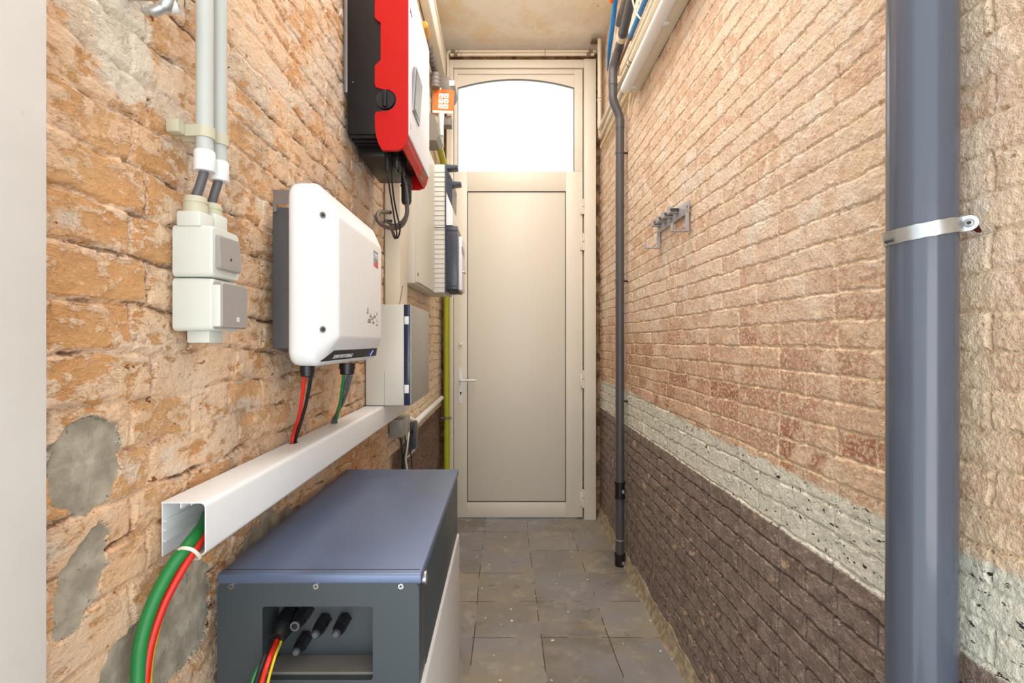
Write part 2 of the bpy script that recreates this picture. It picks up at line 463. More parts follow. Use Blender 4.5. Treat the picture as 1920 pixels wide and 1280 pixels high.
def grid_wall(name, X, nx, ys, zs, m, axis='x'):
    import numpy as np
    ny, nz = len(ys), len(zs)
    yy, zz = np.meshgrid(ys, zs, indexing='ij')
    co = np.zeros((ny*nz, 3), 'f')
    if axis == 'x': co[:,0] = X; co[:,1] = yy.ravel(); co[:,2] = zz.ravel()
    else: co[:,1] = X; co[:,0] = yy.ravel(); co[:,2] = zz.ravel()
    i = np.arange(ny*nz).reshape(ny, nz)
    q = np.stack([i[:-1,:-1], i[1:,:-1], i[1:,1:], i[:-1,1:]], -1).reshape(-1,4)
    flip = (nx < 0) if axis == 'x' else (nx > 0)
    if flip: q = q[:, ::-1]
    nb = len(co); t = .12
    # solid back of the wall
    a, b = X-nx*.03, X-nx*(t)
    y0,y1,z0,z1 = ys[0],ys[-1],zs[0],zs[-1]
    bb = [(u,v,w) for u in (a,b) for v in (y0,y1) for w in (z0,z1)]
    bb = np.array(bb, 'f') if axis == 'x' else np.array([(v,u,w) for u,v,w in bb], 'f')
    co = np.vstack([co, bb])
    bf = np.array([(0,1,3,2),(4,6,7,5),(0,4,5,1),(2,3,7,6),(0,2,6,4),(1,5,7,3)])+nb
    q = np.vstack([q, bf])
    me = bpy.data.meshes.new(name)
    me.vertices.add(len(co)); me.vertices.foreach_set('co', co.ravel())
    me.loops.add(q.size); me.loops.foreach_set('vertex_index', q.ravel().astype('i'))
    me.polygons.add(len(q)); me.polygons.foreach_set('loop_start', np.arange(0, q.size, 4, dtype='i'))
    sm = np.ones(len(q), bool); sm[-6:] = False
    me.update(calc_edges=True); me.validate(); me.polygons.foreach_set('use_smooth', sm)
    me.materials.append(m)
    o = bpy.data.objects.new(name, me); C.objects.link(o); return tag(o, kind='structure')

zs = geo(0, CH, .0058, .0058)
grid_wall('wall_right', RW, -1, geo(.25, EW, .0045, .0085), zs, wall_right_mat())
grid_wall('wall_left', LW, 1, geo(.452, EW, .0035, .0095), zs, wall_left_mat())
grid_wall('wall_back', EW, -1, geo(LW-.1, RW+.1, .012, .012), geo(0, CH, .012, .012), wall_end_mat(), axis='y')
# the wall at the back is cut open behind the door leaf: rebuild as piers and lintel
bpy.data.objects.remove(bpy.data.objects['wall_back'])
emat = wall_end_mat()
bm = B()
for (a,b,c,d) in ((LW-.1,-.372,0,CH),(.572,RW+.1,0,CH),(-.372,.572,3.37,CH)):
    n = 16
    box(bm, a, b, EW-.02, EW+.05, c, d)
bmesh.ops.subdivide_edges(bm, edges=bm.edges, cuts=24, use_grid_fill=True)
tag(part('wall_back', bm, emat, smooth=True), kind='structure')
bm = bx(LW-.12, RW+.12, -.6, 6.0, -.06, 0); tag(part('floor', bm, floor_mat(), smooth=False), kind='structure')
# ceiling with a sagging cove along its far end
bm = B(); prof = [(-.6,CH),(3.25,CH)]
for i in range(9): prof.append((3.25+.45*i/8, CH-.055*(i/8)**2.2))
prof += [(3.84,CH-.055),(3.84,CH+.12),(-.6,CH+.12)]
prism(bm, prof, 'x', LW-.12, RW+.12)
tag(part('ceiling', bm, ceiling_mat(), ang=30), kind='structure')
cm = cement_mat()
bm = B(); prof = [(RW+.02,-.01),(RW-.035,-.001),(RW-.028,.010),(RW-.014,.045),(RW-.006,.075),(RW+.02,.08)]
L = []
for i in range(90):
    y = .3+3.4*i/89; s = .85+.2*math.sin(i*.9)*math.sin(i*.37)+.06*random.random()
    L.append([(RW+(a-RW)*(s if a < RW else 1), y, b*(s if b > 0 else 1)) for a,b in prof])
loft(bm, L); tag(part('trim_1', bm, cm, ang=60), kind='structure')
bm = bx(-.9, -.42, .22, .452, 0, CH, bev=.002)
tag(part('wall_near', bm, M['jamb']), kind='structure')

# ------------------------------------------------------------------ door
FY = 3.585
dr = thing('door_1', 'cream door with an arched bright window above a flat panel', 'door', (.136, 3.62, 0), kind='structure')
bm = B()
box(bm, -.402, -.366, FY, FY+.115, .0, 3.36, bev=.003); box(bm, .588, .675, FY-.01, FY+.115, .0, 3.36, bev=.003)
box(bm, -.366, .588, FY, FY+.115, 3.30, 3.36, bev=.003)
part('door_frame', bm, M['frame'], dr)
# leaf: stiles and rails with the arched opening
Y0, Y1 = FY+.012, FY+.07
lf = None
def arch_pts(x0, x1, zs_, zt, n=16):
    s = (x1-x0)/2; h = zt-zs_; R = (s*s+h*h)/(2*h); cx = (x0+x1)/2; cz = zt-R
    a = math.asin(s/R); return [(cx+R*math.sin(-a+2*a*i/n), cz+R*math.cos(-a+2*a*i/n)) for i in range(n+1)]
wx0, wx1, wz0, wzs, wzt = -.337, .520, 2.545, 3.168, 3.232
px0, px1, pz0, pz1 = -.266, .458, .122, 2.402
bm = B()
box(bm, -.363, px0, Y0, Y1, .012, wz0, bev=.0015); box(bm, px1, .580, Y0, Y1, .012, wz0, bev=.0015)
box(bm, px0, px1, Y0, Y1, .012, pz0, bev=.0015); box(bm, px0, px1, Y0, Y1, pz1, wz0, bev=.0015)
box(bm, -.363, wx0, Y0, Y1, wz0, 3.295, bev=.0015); box(bm, wx1, .580, Y0, Y1, wz0, 3.295, bev=.0015)
box(bm, wx0, wx1, Y0, Y1, 3.262, 3.295, bev=.0015)
ap = arch_pts(wx0, wx1, wzs, wzt)
prism(bm, [(wx0,3.262)]+ap+[(wx1,3.262)], 'y', Y0+.014, Y1-.01)
lf = part('door_leaf', bm, M['frame'], dr)
part('door_panel', bx(px0+.004, px1-.004, Y0+.009, Y1-.01, pz0+.004, pz1-.004, bev=.0015), M['panel'], dr)
bm = B()
for a in ((px0,px1,pz0-.0,pz0+.005),(px0,px1,pz1-.005,pz1),(px0,px0+.005,pz0,pz1),(px1-.005,px1,pz0,pz1)):
    box(bm, a[0], a[1], Y0+.004, Y0+.03, a[2], a[3])
part('panel_gasket', bm, M['gasket'], dr, smooth=False)
bm = B(); ribbon(bm, [(wx0+.001,wz0+.002),(wx0+.001,wzs)]+[(a,b-.001) for a,b in ap[1:-1]]+[(wx1-.001,wzs),(wx1-.001,wz0+.002)], -.003, 'y', Y0+.013, Y0+.03)
part('window_gasket', bm, M['softgasket'], dr, smooth=False)
bm = B(); prism(bm, [(wx0-.003,wz0-.003)]+[(a,b+.003) for a,b in ap]+[(wx1+.003,wz0-.003)], 'y', Y0+.030, Y0+.036)
part('window_pane', bm, M['glass'], dr, smooth=False)
# handle
bm = B(); prism(bm, rr(-.326,-.300,.850,1.108,.012), 'y', Y0-.008, Y0+.001); hp = part('handle_plate', bm, M['white'], dr)
bm = tb(fillet([(-.313,Y0-.002,1.018),(-.313,Y0-.052,1.018),(-.198,Y0-.056,1.020)], .014), .0085, 12)
part('door_handle', bm, M['white'], hp)
bm = B(); cyl(bm, (-.313,Y0-.0095,.925), (-.313,Y0-.007,.925), .007, 12); box(bm, -.3155,-.3105,Y0-.0095,Y0-.007,.905,.925)
part('keyhole', bm, M['gasket'], hp)
bm = B()
for z in (.868, 1.09, .985): cyl(bm, (-.313,Y0-.0095,z), (-.313,Y0-.007,z), .0045, 10)
part('plate_screw', bm, M['steel'], hp)
bm = tb([(-.313,Y0+.002,1.281),(-.313,Y0-.012,1.281),(-.313,Y0-.02,1.281)], [.012,.012,.008], 14); part('bolt_cap', bm, M['white'], dr)
for (a, b) in ((2.226,2.34),(1.964,2.09),(.96,1.093),(.09,.226)):
    bm = B(); cyl(bm, (.584,FY-.004,a), (.584,FY-.004,(a+b)/2-.002), .0095, 14); cyl(bm, (.584,FY-.004,(a+b)/2+.002), (.584,FY-.004,b), .0095, 14)
    box(bm, .562,.584, FY-.002, FY+.014, a+.005, b-.03, bev=.001)
    hg = part('hinge', bm, M['frame'], dr)
    bm = B(); 
    for z in (a, (a+b)/2, b): cyl(bm, (.584,FY-.004,z-.002), (.584,FY-.004,z+.002), .008, 12)
    part('hinge_pin', bm, M['gasket'], hg)

# ------------------------------------------------------------------ battery cabinet
bt = thing('battery_cabinet', 'slate blue battery cabinet standing on the floor by the left wall', 'battery', (-.283, 1.06, 0))
bX0, bX1, bY0, bY1, bZ = -.438, -.128, .750, 1.366, .945
RX0, RX1, RZ0, RZ1 = -.3686, -.1997, .783, .895
# front end plate with recess (built as frame around the opening)
bm = B(); D = .055
out = rr(bX0, bX1-.001, .02, bZ-.012, .012, 4); inn = rr(RX0, RX1, RZ0, RZ1, .004, 4)
def ringface(bm, O, I, y, y2):
    a = [bm.verts.new((p[0], y, p[1])) for p in O]; b = [bm.verts.new((p[0], y, p[1])) for p in I]; n = len(a)
    for i in range(n): bm.faces.new((a[i], a[(i+1)%n], b[(i+1)%n], b[i]))
    c = [bm.verts.new((p[0], y2, p[1])) for p in I]
    for i in range(n): bm.faces.new((b[i], b[(i+1)%n], c[(i+1)%n], c[i]))
    bm.faces.new(c)
    d = [bm.verts.new((p[0], y2+.005, p[1])) for p in O]
    for i in range(n): bm.faces.new((a[i], a[(i+1)%n], d[(i+1)%n], d[i]))
    bm.faces.new(d[::-1])
ringface(bm, out, inn, bY0, bY0+D)
es = [e for e in bm.edges if len(e.link_faces)==2 and all(abs(v.co.y-bY0)<1e-6 for v in e.verts) and any(abs(f.normal.y)<.5 for f in e.link_faces)]
fp = part('end_plate', bm, M['battf'], bt)
bm = B(); box(bm, RX0+.002, RX1-.002, bY0+.012, bY0+D-.001, RZ0-.001, RZ0+.004); part('recess_floor', bm, M['midgrey'], fp)
# side shell: right long side with pale lower panel
part('shell', bx(bX0, bX1, bY0+.058, bY1, .02, bZ-.014, bev=.004), M['battf'], bt)
bm = bx(bX1-.010, bX1+.006, bY0+.004, bY1-.003, .03, .768, bev=.004, seg=3); tag(part('side_panel', bm, M['battp'], bt), 'pale grey side panel')
bm = bx(bX0, bX1+.003, bY0-.001, bY1, bZ-.016, bZ, bev=.0035, seg=3); part('lid', bm, M['batt'], bt)
bm = bx(bX0+.004, bX1-.002, bY0+.0135, bY0+.0150, bZ-.001, bZ+.0003); part('lid_seam', bm, M['gasket'], bt, smooth=False)
part('foot_plinth', bx(bX0+.01, bX1-.01, bY0+.02, bY1-.02, 0, .022), M['black'], bt)
for x in (434, 593, 752):
    c = P(x, 1098, bY0); 
    bm = B(); cyl(bm, (c[0], bY0-.0022, c[2]), (c[0], bY0+.002, c[2]), .0042, 16, .0052); sc = part('screw', bm, M['steel'], bt)
    a = Matrix.Rotation(random.random()*1.5, 4, 'Y')
    bm = B()
    for k in (0, 1): 
        box(bm, -.0028, .0028, -.0004, .0004, -.0005, .0005, mat=Matrix.Translation((c[0], bY0-.0023, c[2])) @ a @ Matrix.Rotation(k*PI/2, 4, 'Y'))
    part('screw_slot', bm, M['gasket'], sc, smooth=False)
bm = B(); q = Vector((bX1, bY0+.03, .925)); cyl(bm, q, q+Vector((.006,0,0)), .011, 20); part('side_lock', bm, M['steel'], bt)
# glands
def gland(px, py, ln, r, capped, ring=False, tx=0, tz=0):
    back = bY0+D; c = Vector(P(px, py, back-ln*.98)); d = Vector((tx, -1, tz)).normalized()
    b0 = c - d*ln*.98
    bm = tb([b0+d*.001, b0+d*.006], r*1.25, 6); tube(bm, [b0+d*.006, b0+d*.010], r*1.02, 16)
    tube(bm, [b0+d*.010, b0+d*(ln*.62)], r*1.18, 8)
    tube(bm, [b0+d*(ln*.62), b0+d*(ln*.80), b0+d*ln], [r*1.1, r*1.0, r*.78], 16)
    gl = part('cable_gland', bm, M['black'], bt)
    if capped: part('gland_plug', tb([b0+d*ln*.98, b0+d*(ln+.002), b0+d*(ln+.004)], [r*.62, r*.62, r*.45], 16), M['darkgrey'], gl)
    if ring:
        part('gland_ring', tb([b0+d*ln*.9, b0+d*(ln+.0025)], r*.74, 20), M['greycable'], gl)
        part('gland_plug', tb([b0+d*ln*.9, b0+d*(ln+.003)], r*.52, 16), M['black'], gl)
    return b0+d*ln
G0 = gland(520, 1196, .050, .0135, False, tx=-.02, tz=-.28)
gland(554, 1172, .047, .0095, False, True)
gland(592, 1188, .042, .0090, True)
gland(631, 1187, .042, .0090, True)
gland(556, 1221, .040, .0088, True)

def cable(name, pts, r, m, label, group=None, n=12, cat='cable'):
    return tag(part(name, tb(smooth_pts(pts), r, n), m), label, cat, group)

g0 = tuple(G0)
cable('cable', [(g0[0]+.001,g0[1]+.01,g0[2]+.004), (g0[0],g0[1]-.004,g0[2]-.004), P(505,1235,.700), P(492,1275,.694), P(480,1320,.690), P(470,1400,.69)], .0036, M['redcable'],
      'red cable leaving the leftmost gland in the cabinet recess')
cable('cable', [(g0[0]-.006,g0[1]+.01,g0[2]+.004), (g0[0]-.007,g0[1]-.004,g0[2]-.004), P(495,1235,.706), P(482,1275,.700), P(468,1320,.697), P(455,1400,.70)], .0038, M['rubber'],
      'black cable beside the red one, leaving the leftmost gland in the cabinet recess')
cable('earth_cable', [(g0[0]+.005,g0[1]+.01,g0[2]+.002), (g0[0]+.006,g0[1]-.002,g0[2]-.006), P(515,1232,.712), P(503,1275,.706), P(493,1330,.70), P(485,1400,.70)], .0022, M['yellow'],
      'thin yellow cable right of the red one at the recess gland', )
cable('earth_cable', [P(492,1240,.716), P(480,1262,.705), P(470,1290,.70), P(458,1340,.70)], .003, M['green'], 'green cable at the lower left corner of the cabinet recess')

# ------------------------------------------------------------------ trunking (horizontal)
TZ, TX = 1.084, -.400
tr = thing('cable_trunking', 'white open-ended cable trunking running along the left wall above the battery cabinet', 'trunking', (-.43, 1.36, 1.01))
ty0, ty1 = .66, 2.07
prof = [(-.4605,TZ)]+arc(TX-.008,TZ-.008,.008,90,0,5)+arc(TX-.008,1.020,.008,0,-90,5)+[(TX-.022,1.012),(TX-.024,1.019)]
bm = B(); ribbon(bm, prof, -.0018, 'y', ty0, ty1); part('cover', bm, M['white'], tr)
bm = B(); ribbon(bm, [(-.4612,TZ-.002),(-.4612,1.010)], .0018, 'y', ty0+.002, ty1)
for z in (1.045, 1.057, 1.030): box(bm, -.4600, -.4560, ty0+.003, ty1, z-.0008, z+.0008)
box(bm, -.436,-.4345, ty0+.002, ty1, TZ-.009, TZ-.002); box(bm, -.422,-.421, ty0+.002, ty1, TZ-.005, TZ-.002)
part('base_rail', bm, M['white'], tr)
for (yy, s) in ((1.045,.020),(1.30,.016)):
    bm = B(); prism(bm, rr(-.4540,-.4395, yy-s/2, yy+s/2, .004, 3), 'z', TZ-.001, TZ+.0006); part('cable_slot', bm, M['gasket'], tr)
part('end_cap', bx(-.4605, TX+.001, ty1, ty1+.004, 1.010, TZ+.001, bev=.001), M['white'], tr)

tv = thing('cable_trunking', 'cream vertical trunking behind the red inverter, rising from the lower enclosure', 'trunking', (-.43, 1.97, 1.427))
bm = bx(-.461, -.402, 1.905, 2.055, 1.4265, 2.05, bev=.003); part('cover', bm, M['cream'], tv)
bm = B(); ribbon(bm, [(-.4645,1.9035),(-.4605,1.9035)], .0015, 'z', 1.427, 2.05); part('edge_strip', bm, M['oldpipe'], tv)
for c in (P(731,398,1.904), P(732,415,1.904)):
    bm = B(); cyl(bm, (c[0],1.9060,c[2]), (c[0],1.9036,c[2]), .0075, 16); part('cable_hole', bm, M['gasket'], tv)
tag(part('wire', tb(smooth_pts([P(755,535,1.898),P(752,555,1.898),P(749,571,1.898)]), .0011, 6), M['rubber']), 'thin black wire slanting over the cream vertical trunking', 'wire')

# loop of cables out of the trunking mouth
loopc = [((396,950,.80),(380,985,.70),(352,1022,.655),(320,1066,.635),(287,1130,.618),(265,1200,.604),(259,1262,.598),(260,1320,.596),(266,1420,.6)),
         ((402,962,.80),(390,992,.70),(366,1030,.66),(338,1074,.640),(307,1134,.626),(284,1202,.612),(274,1262,.604),(272,1320,.60),(276,1420,.6)),
         ((400,975,.80),(386,1002,.71),(362,1040,.675),(336,1084,.655),(308,1140,.640),(290,1205,.630),(281,1262,.618),(284,1320,.613),(290,1420,.61))]
for pts, r, m, nm, lb in zip(loopc, (.0082,.0050,.0028), (M['green'],M['redcable'],M['yellow']), ('earth_cable','cable','earth_cable'),
     ('thick green cable curving down from the open end of the white trunking','red cable curving down beside the thick green cable at the trunking mouth',
      'thin yellow cable mostly hidden behind the red cable that leaves the trunking')):
    cable(nm, [P(*p) for p in pts], r, m, lb)
ct = [Vector(P(*p)) for p in ((333,1031,.648),(342,1027,.636),(360,1030,.634),(372,1040,.645),(374,1046,.66),(358,1046,.672),(338,1040,.668))]
tag(part('cable_tie', tb(smooth_pts(ct+[ct[0]]), .0022, 6), M['cardwhite']), 'white cable tie around the green and red cables at the trunking mouth', 'cable tie')

# ------------------------------------------------------------------ switch and socket unit
sw = thing('switch_and_socket', 'pale grey surface switch with a covered socket below it on left wall', 'switch', (-.433, .718, 1.31))
sy0, sy1 = .682, .757
def zz(py, Y=.68): return H-(py-VY)*Y/F
def sbody(z0, z1, taper):
    bm = B(); loft(bm, [[(X, a, b) for a,b in rr(sy0+i, sy1-i, z0+i*.6, z1-i*.6, .007, 4)] for X,i in ((-.460,0),(-.435,0),(-.425,.0004),(-.409,.0015),(-.4065,.004))]); return bm
z_a, z_b, z_c = zz(419), zz(518.5), zz(620)
part('switch_housing', sbody(z_b+.0006, z_a, 0), M['ltgrey'], sw); part('socket_housing', sbody(z_c, z_b-.0006, 0), M['ltgrey'], sw)
# rocker, hinged a little forward at its bottom
bm = B(); loft(bm, [[(X+(z_a-b)*k, a, b) for a,b in rr(sy0+.010+i, sy1-.008-i, z_b+.013+i, z_a-.012-i, .004, 3)] for X,i,k in ((-.409,0,0),(-.4035,0,.05),(-.402,.0015,.05))])
rk = part('rocker', bm, M['warmgrey'], sw)
part('rocker_lamp', bx(-.4000,-.3988, .7185,.7205, z_a-.046, z_a-.042), M['gasket'], rk)
bm = B(); loft(bm, [[(X, a, b) for a,b in rr(sy0+.004+i, sy1-.001-i, z_c+.004+i, z_b-.006-i, .004, 3)] for X,i in ((-.410,0),(-.396,0),(-.3935,.002))])
cv = part('socket_cover', bm, M['warmgrey'], sw)
part('hinge_strip', bx(-.4105,-.3955, sy0+.003, sy0+.010, z_c+.006, z_b-.010, bev=.002), M['ltgrey'], cv)
bm = B(); prism(bm, rr(.724,.731, z_c+.014, z_c+.021, .001, 2), 'x', -.3936,-.3930); part('cover_mark', bm, M['ltgrey'], cv)
for (px, pyt, pyb, yy) in ((361,370,401,.697),(394,383,405,.733)):
    X = -.4375; zt, zb = zz(pyt,yy), zz(pyb,yy)
    bm = tb([(X,yy,zb),(X,yy,zt-.004),(X,yy,zt)], [.0155,.0150,.0140], 20); tube(bm, [(X,yy,zt-.009),(X,yy,zt-.0075)], .0160, 20)
    part('cable_gland', bm, M['beige'], sw)
    part('entry_collar', bx(X-.017, X+.017, yy-.0165, yy+.0165, z_a-.003, zb+.001, bev=.003), M['ltgrey'], sw)
part('blank_stub', bx(-.454,-.421, .702,.737, zz(643,.70), z_c+.002, bev=.003), M['ltgrey'], sw)

# conduits above the switch with cables
for i, (X, yy, pe, lab, cl) in enumerate(((-.4245,.697,322,'white plastic conduit nearer the jamb, ending above the switch','nearer'),
                                     (-.4265,.735,340,'white plastic conduit further from the jamb, ending above the switch','further'))):
    ze = zz(pe, yy)
    cd = thing('conduit', lab, 'conduit', (X, yy, ze))
    part('pipe', tb([(X,yy,ze+.004),(X,yy,2.6)], .0112, 24), M['condgrey'], cd)
    part('end_sleeve', tb([(X,yy,ze),(X,yy,ze+.002),(X,yy,ze+.027),(X,yy,ze+.029)], [.0130,.0138,.0138,.0128], 24), M['white'], cd)
    zg = zz((370,383)[i], yy)
    cable('cable', [(X,yy,ze+.02),(X-.001,yy,ze),(X-.006,yy,(ze+zg)/2),(-.4370,yy,zg),(-.4385,yy,zg-.012)], .0062, M['greycable'],
          'dark grey cable between the '+cl+' white conduit and its gland on the switch')
    zc = zz(250+14*i, yy); pc = thing('pipe_clip', 'grey saddle clip holding the %s white conduit above the switch'%cl, 'clip', (X, yy, zc))
    bm = B(); pl = [(-.4610,yy-.010),(X,yy-.0130)]+[(X+.0135*math.cos(math.radians(a)), yy+.0135*math.sin(math.radians(a))) for a in range(-80,81,20)]+[(X,yy+.0130),(-.4610,yy+.010)]
    ribbon(bm, pl, .0022, 'z', zc-.008, zc+.008); part('saddle', bm, M['beige'], pc)
    if i == 0:
        bm = B(); box(bm, -.4610,-.4440, yy-.028, yy-.008, zc-.008, zc+.008, bev=.002)
        for k in range(3): box(bm, -.4600,-.4432, yy-.027+k*.004, yy-.0255+k*.004, zc-.0085, zc+.0085)
        part('clip_block', bm, M['beige'], pc)

# small metal pipe stub high on the left wall near the jamb
st = thing('tap_spout', 'small grey metal spout with a white end high on the left wall', 'spout', P(300, 10, .60))
bm = tb(smooth_pts([P(268,12,.60),P(272,20,.60),P(290,20,.60),P(312,8,.602),P(322,-14,.605)]), [.002]*6+[.004]*8+[.0062]*8+[.0075]*6+[.008]*5, 16)
bx_ = P(322,-14,.605); tube(bm, [(bx_[0]+.003,.605,bx_[2]-.002),(-.472,.605,bx_[2]-.002)], .007, 12)
part('spout', bm, M['galv'], st)
bm = tb([P(316,10,.607),P(329,9,.611)], .0095, 16); part('white_end', bm, M['white'], st)

# ------------------------------------------------------------------ white battery inverter
iv = thing('battery_inverter', 'white rounded battery inverter mounted on the left wall', 'inverter', (-.40, 1.14, 1.25))
def lp(X, y0, y1, z0, z1, r): return [(X, a, b) for a,b in rr(y0, y1, z0, z1, r, 8)]
iy0, iy1, iz0, iz1 = .922, 1.372, 1.2525, 1.6055
loops = [lp(-.4085, iy0+.014, iy1-.014, iz0+.014, iz1-.014, .022), lp(-.4060, iy0+.006, iy1-.006, iz0+.006, iz1-.006, .026), lp(-.4000, iy0+.0015, iy1-.0015, iz0+.0015, iz1-.0015, .030),
         lp(-.392, iy0, iy1, iz0, iz1, .031), lp(-.362, iy0, iy1, iz0, iz1, .031), lp(-.3565, iy0+.003, iy1-.003, iz0+.003, iz1-.003, .030),
         lp(-.3520, iy0+.010, iy1-.012, iz0+.009, iz1-.010, .027),
         lp(-.3280, iy0+.043, iy1-.060, iz0+.050, iz1-.052, .010), lp(-.3255, iy0+.047, iy1-.066, iz0+.054, iz1-.057, .009), lp(-.3245, iy0+.052, iy1-.072, iz0+.060, iz1-.063, .007)]
bm = B(); loft(bm, loops); cvr = part('cover', bm, M['white'], iv, ang=50)
bm = bx(-.448,-.408, .950, 1.33, 1.286, 1.560, bev=.003)
for k in range(12): box(bm, -.449,-.415, .975+k*.029, .985+k*.029, 1.283, 1.563)
part('heatsink', bm, M['heat'], iv)
bm = bx(-.461,-.446, 1.0, 1.28, 1.48, 1.56, bev=.001); box(bm, -.444,-.437, .945,.951, 1.55,1.592); box(bm, -.437,-.4125,.945,.947,1.565,1.592); part('wall_bracket', bm, M['dullsteel'], iv)
for zc_ in (1.542, 1.323):
    c = Vector((-.3462, iy0+.0172, zc_)); d = Vector((.81,-.59,0)).normalized()
    bm = tb([c-d*.004, c+d*.0012], .0062, 18); sc = part('cover_screw', bm, M['dullsteel'], iv)
    part('screw_socket', tb([c+d*.0008, c+d*.0016], .0032, 6), M['gasket'], sc)
# bottom black strip on the lower bevel
def bev(t, Y, off=.0006):
    a = Vector((-.3280,0,iz0+.050)); b = Vector((-.3520,0,iz0+.009)); n = Vector((.86,0,-.5)).normalized()
    q = a.lerp(b, t)+n*off; return Vector((q.x, Y, q.z))
bm = B(); qs = [(.50,.985),(.50,1.318),(1.0,1.352),(1.0,.945)]
A = [bm.verts.new(bev(t,Y,-.001)) for t,Y in qs]; D_ = [bm.verts.new(bev(t,Y,.0008)) for t,Y in qs]
for i in range(4): bm.faces.new((A[i],A[(i+1)%4],D_[(i+1)%4],D_[i]))
bm.faces.new(A[::-1]); bm.faces.new(D_)
stp = part('label_strip', bm, M['inkblack'], iv, smooth=False)
vv = bev(.5,0)-bev(1,0)
text('lettering', 'SUNNY BOY STORAGE', .0125, bev(.90,1.0,.0012), (0,1,0), vv, M['white'], stp, .98)
gl = G('blue_indicator_light'); gl.b.inputs['Base Color'].default_value = (.1,.12,.6,1); gl.b.inputs['Emission Color'].default_value = (.15,.18,1,1); gl.b.inputs['Emission Strength'].default_value = 2.5
bm = B()
qs = [(.62,1.283),(.62,1.289),(.93,1.289),(.93,1.283)]
A = [bm.verts.new(bev(t,Y,.0005)) for t,Y in qs]; D_ = [bm.verts.new(bev(t,Y,.0016)) for t,Y in qs]
for i in range(4): bm.faces.new((A[i],A[(i+1)%4],D_[(i+1)%4],D_[i]))
bm.faces.new(A[::-1]); bm.faces.new(D_); part('indicator_light', bm, gl.m, stp, smooth=False)
for k,(ya) in enumerate((1.225, 1.255)):
    bm = B(); qs = [(.66,ya),(.66,ya+.004),(.9,ya+.004),(.9,ya)]
    A = [bm.verts.new(bev(t,Y,.0005)) for t,Y in qs]; D_ = [bm.verts.new(bev(t,Y,.0014)) for t,Y in qs]
    for i in range(4): bm.faces.new((A[i],A[(i+1)%4],D_[(i+1)%4],D_[i]))
    bm.faces.new(A[::-1]); bm.faces.new(D_); part('indicator_light', bm, M['darkgrey'], stp, smooth=False)
# logo on the front
FX = -.3243
badge = plain('badge_grey', (142,146,152), .4); badr = plain('badge_red', (214,84,78), .4)
ly0, ly1 = 1.225, 1.268
lz = lambda py, Y=1.245: H-(py-VY)*Y/F
bm = B(); prism(bm, [(ly0,lz(497)),(ly1,lz(497)),(ly1,lz(471)),(ly0,lz(471))], 'x', FX-.001, FX+.0004); lg = part('logo', bm, badge, iv, smooth=False)
text('lettering', 'SMA', .018, (FX+.0006, ly0+.005, lz(485)), (0,1,0), (0,0,1), M['white'], lg, .95)
bm = B(); prism(bm, [(ly0,lz(499)),(ly0+.012,lz(493.5)),(ly0+.027,lz(490.5)),(ly1,lz(489.5)),(ly1,lz(501)),(ly1-.006,lz(501.5)),(ly1-.02,lz(500.5))][::-1], 'x', FX-.001, FX+.0007); part('logo_arc', bm, badr, lg, smooth=False)
bm = B(); lz2 = lambda py: H-(py-VY)*1.23/F
for (ya,yb,pa,pb) in ((1.17,1.20,598,606),(1.19,1.205,588,596),(1.205,1.222,594,600),(1.222,1.246,590,596),(1.165,1.178,578,590),(1.25,1.262,583,590),(1.25,1.266,606,610),(1.212,1.232,602,607),(1.255,1.262,594,602)):
    for k in range(3):
        z0 = lz2(pb)+(lz2(pa)-lz2(pb))*k/3
        box(bm, FX-.0003, FX+.0004, ya+.003*k, yb-.001*k, z0, z0+(lz2(pa)-lz2(pb))/6)
part('printed_notes', bm, M['darkgrey'], iv, smooth=False)
def plug(px, X, pt, pb, r, parent, n=24):
    Y = -X*F/(VX-px); zt = H-(pt-VY)*Y/F; zb = H-(pb-VY)*Y/F
    bm = tb([(X,Y,zt+.004),(X,Y,zt-.010)], r*1.12, n); tube(bm, [(X,Y,zt-.009),(X,Y,zb+.002),(X,Y,zb)], [r,r,r*.85], 12)
    part('connector', bm, M['black'], parent); return X, Y, zb
c1 = plug(576, -.385, 689, 706, .0125, iv); c2 = plug(651, -.372, 684, 702, .0165, iv)
s1, s2 = (-.447,1.045), (-.447,1.30)
cable('cable', [(c1[0]-.005,c1[1],c1[2]+.008),(c1[0]-.006,c1[1],c1[2]-.004),(-.412,.995,1.16),(-.440,1.036,1.115),(s1[0]-.001,s1[1]-.005,1.088),(s1[0]-.001,s1[1]-.004,1.060)], .0036, M['redcable'],
      'short red cable from the white inverter down into the trunking')
cable('cable', [(c1[0]+.006,c1[1]+.002,c1[2]+.008),(c1[0]+.006,c1[1]+.002,c1[2]-.004),(-.405,1.005,1.17),(-.432,1.035,1.115),(s1[0]+.001,s1[1]+.006,1.088),(s1[0]+.001,s1[1]+.006,1.060)], .0036, M['rubber'],
      'short black cable from the white inverter down into the trunking')
cable('cable', [(c2[0]+.008,c2[1],c2[2]+.006),(c2[0]+.008,c2[1],c2[2]-.006),(-.398,1.225,1.155),(-.437,1.285,1.110),(s2[0]-.004,s2[1]-.004,1.088),(s2[0]-.003,s2[1],1.060)], .0042, M['greycable'],
      'grey cable dropping from the wide connector of the white inverter into the trunking')
cable('cable', [(c2[0]-.002,c2[1]+.006,c2[2]+.006),(c2[0]-.002,c2[1]+.006,c2[2]-.006),(-.405,1.222,1.155),(-.436,1.28,1.110),(s2[0]+.002,s2[1]-.006,1.088),(s2[0]+.002,s2[1]-.005,1.060)], .0030, M['greycable'],
      'thinner grey cable touching the other grey one under the white inverter')
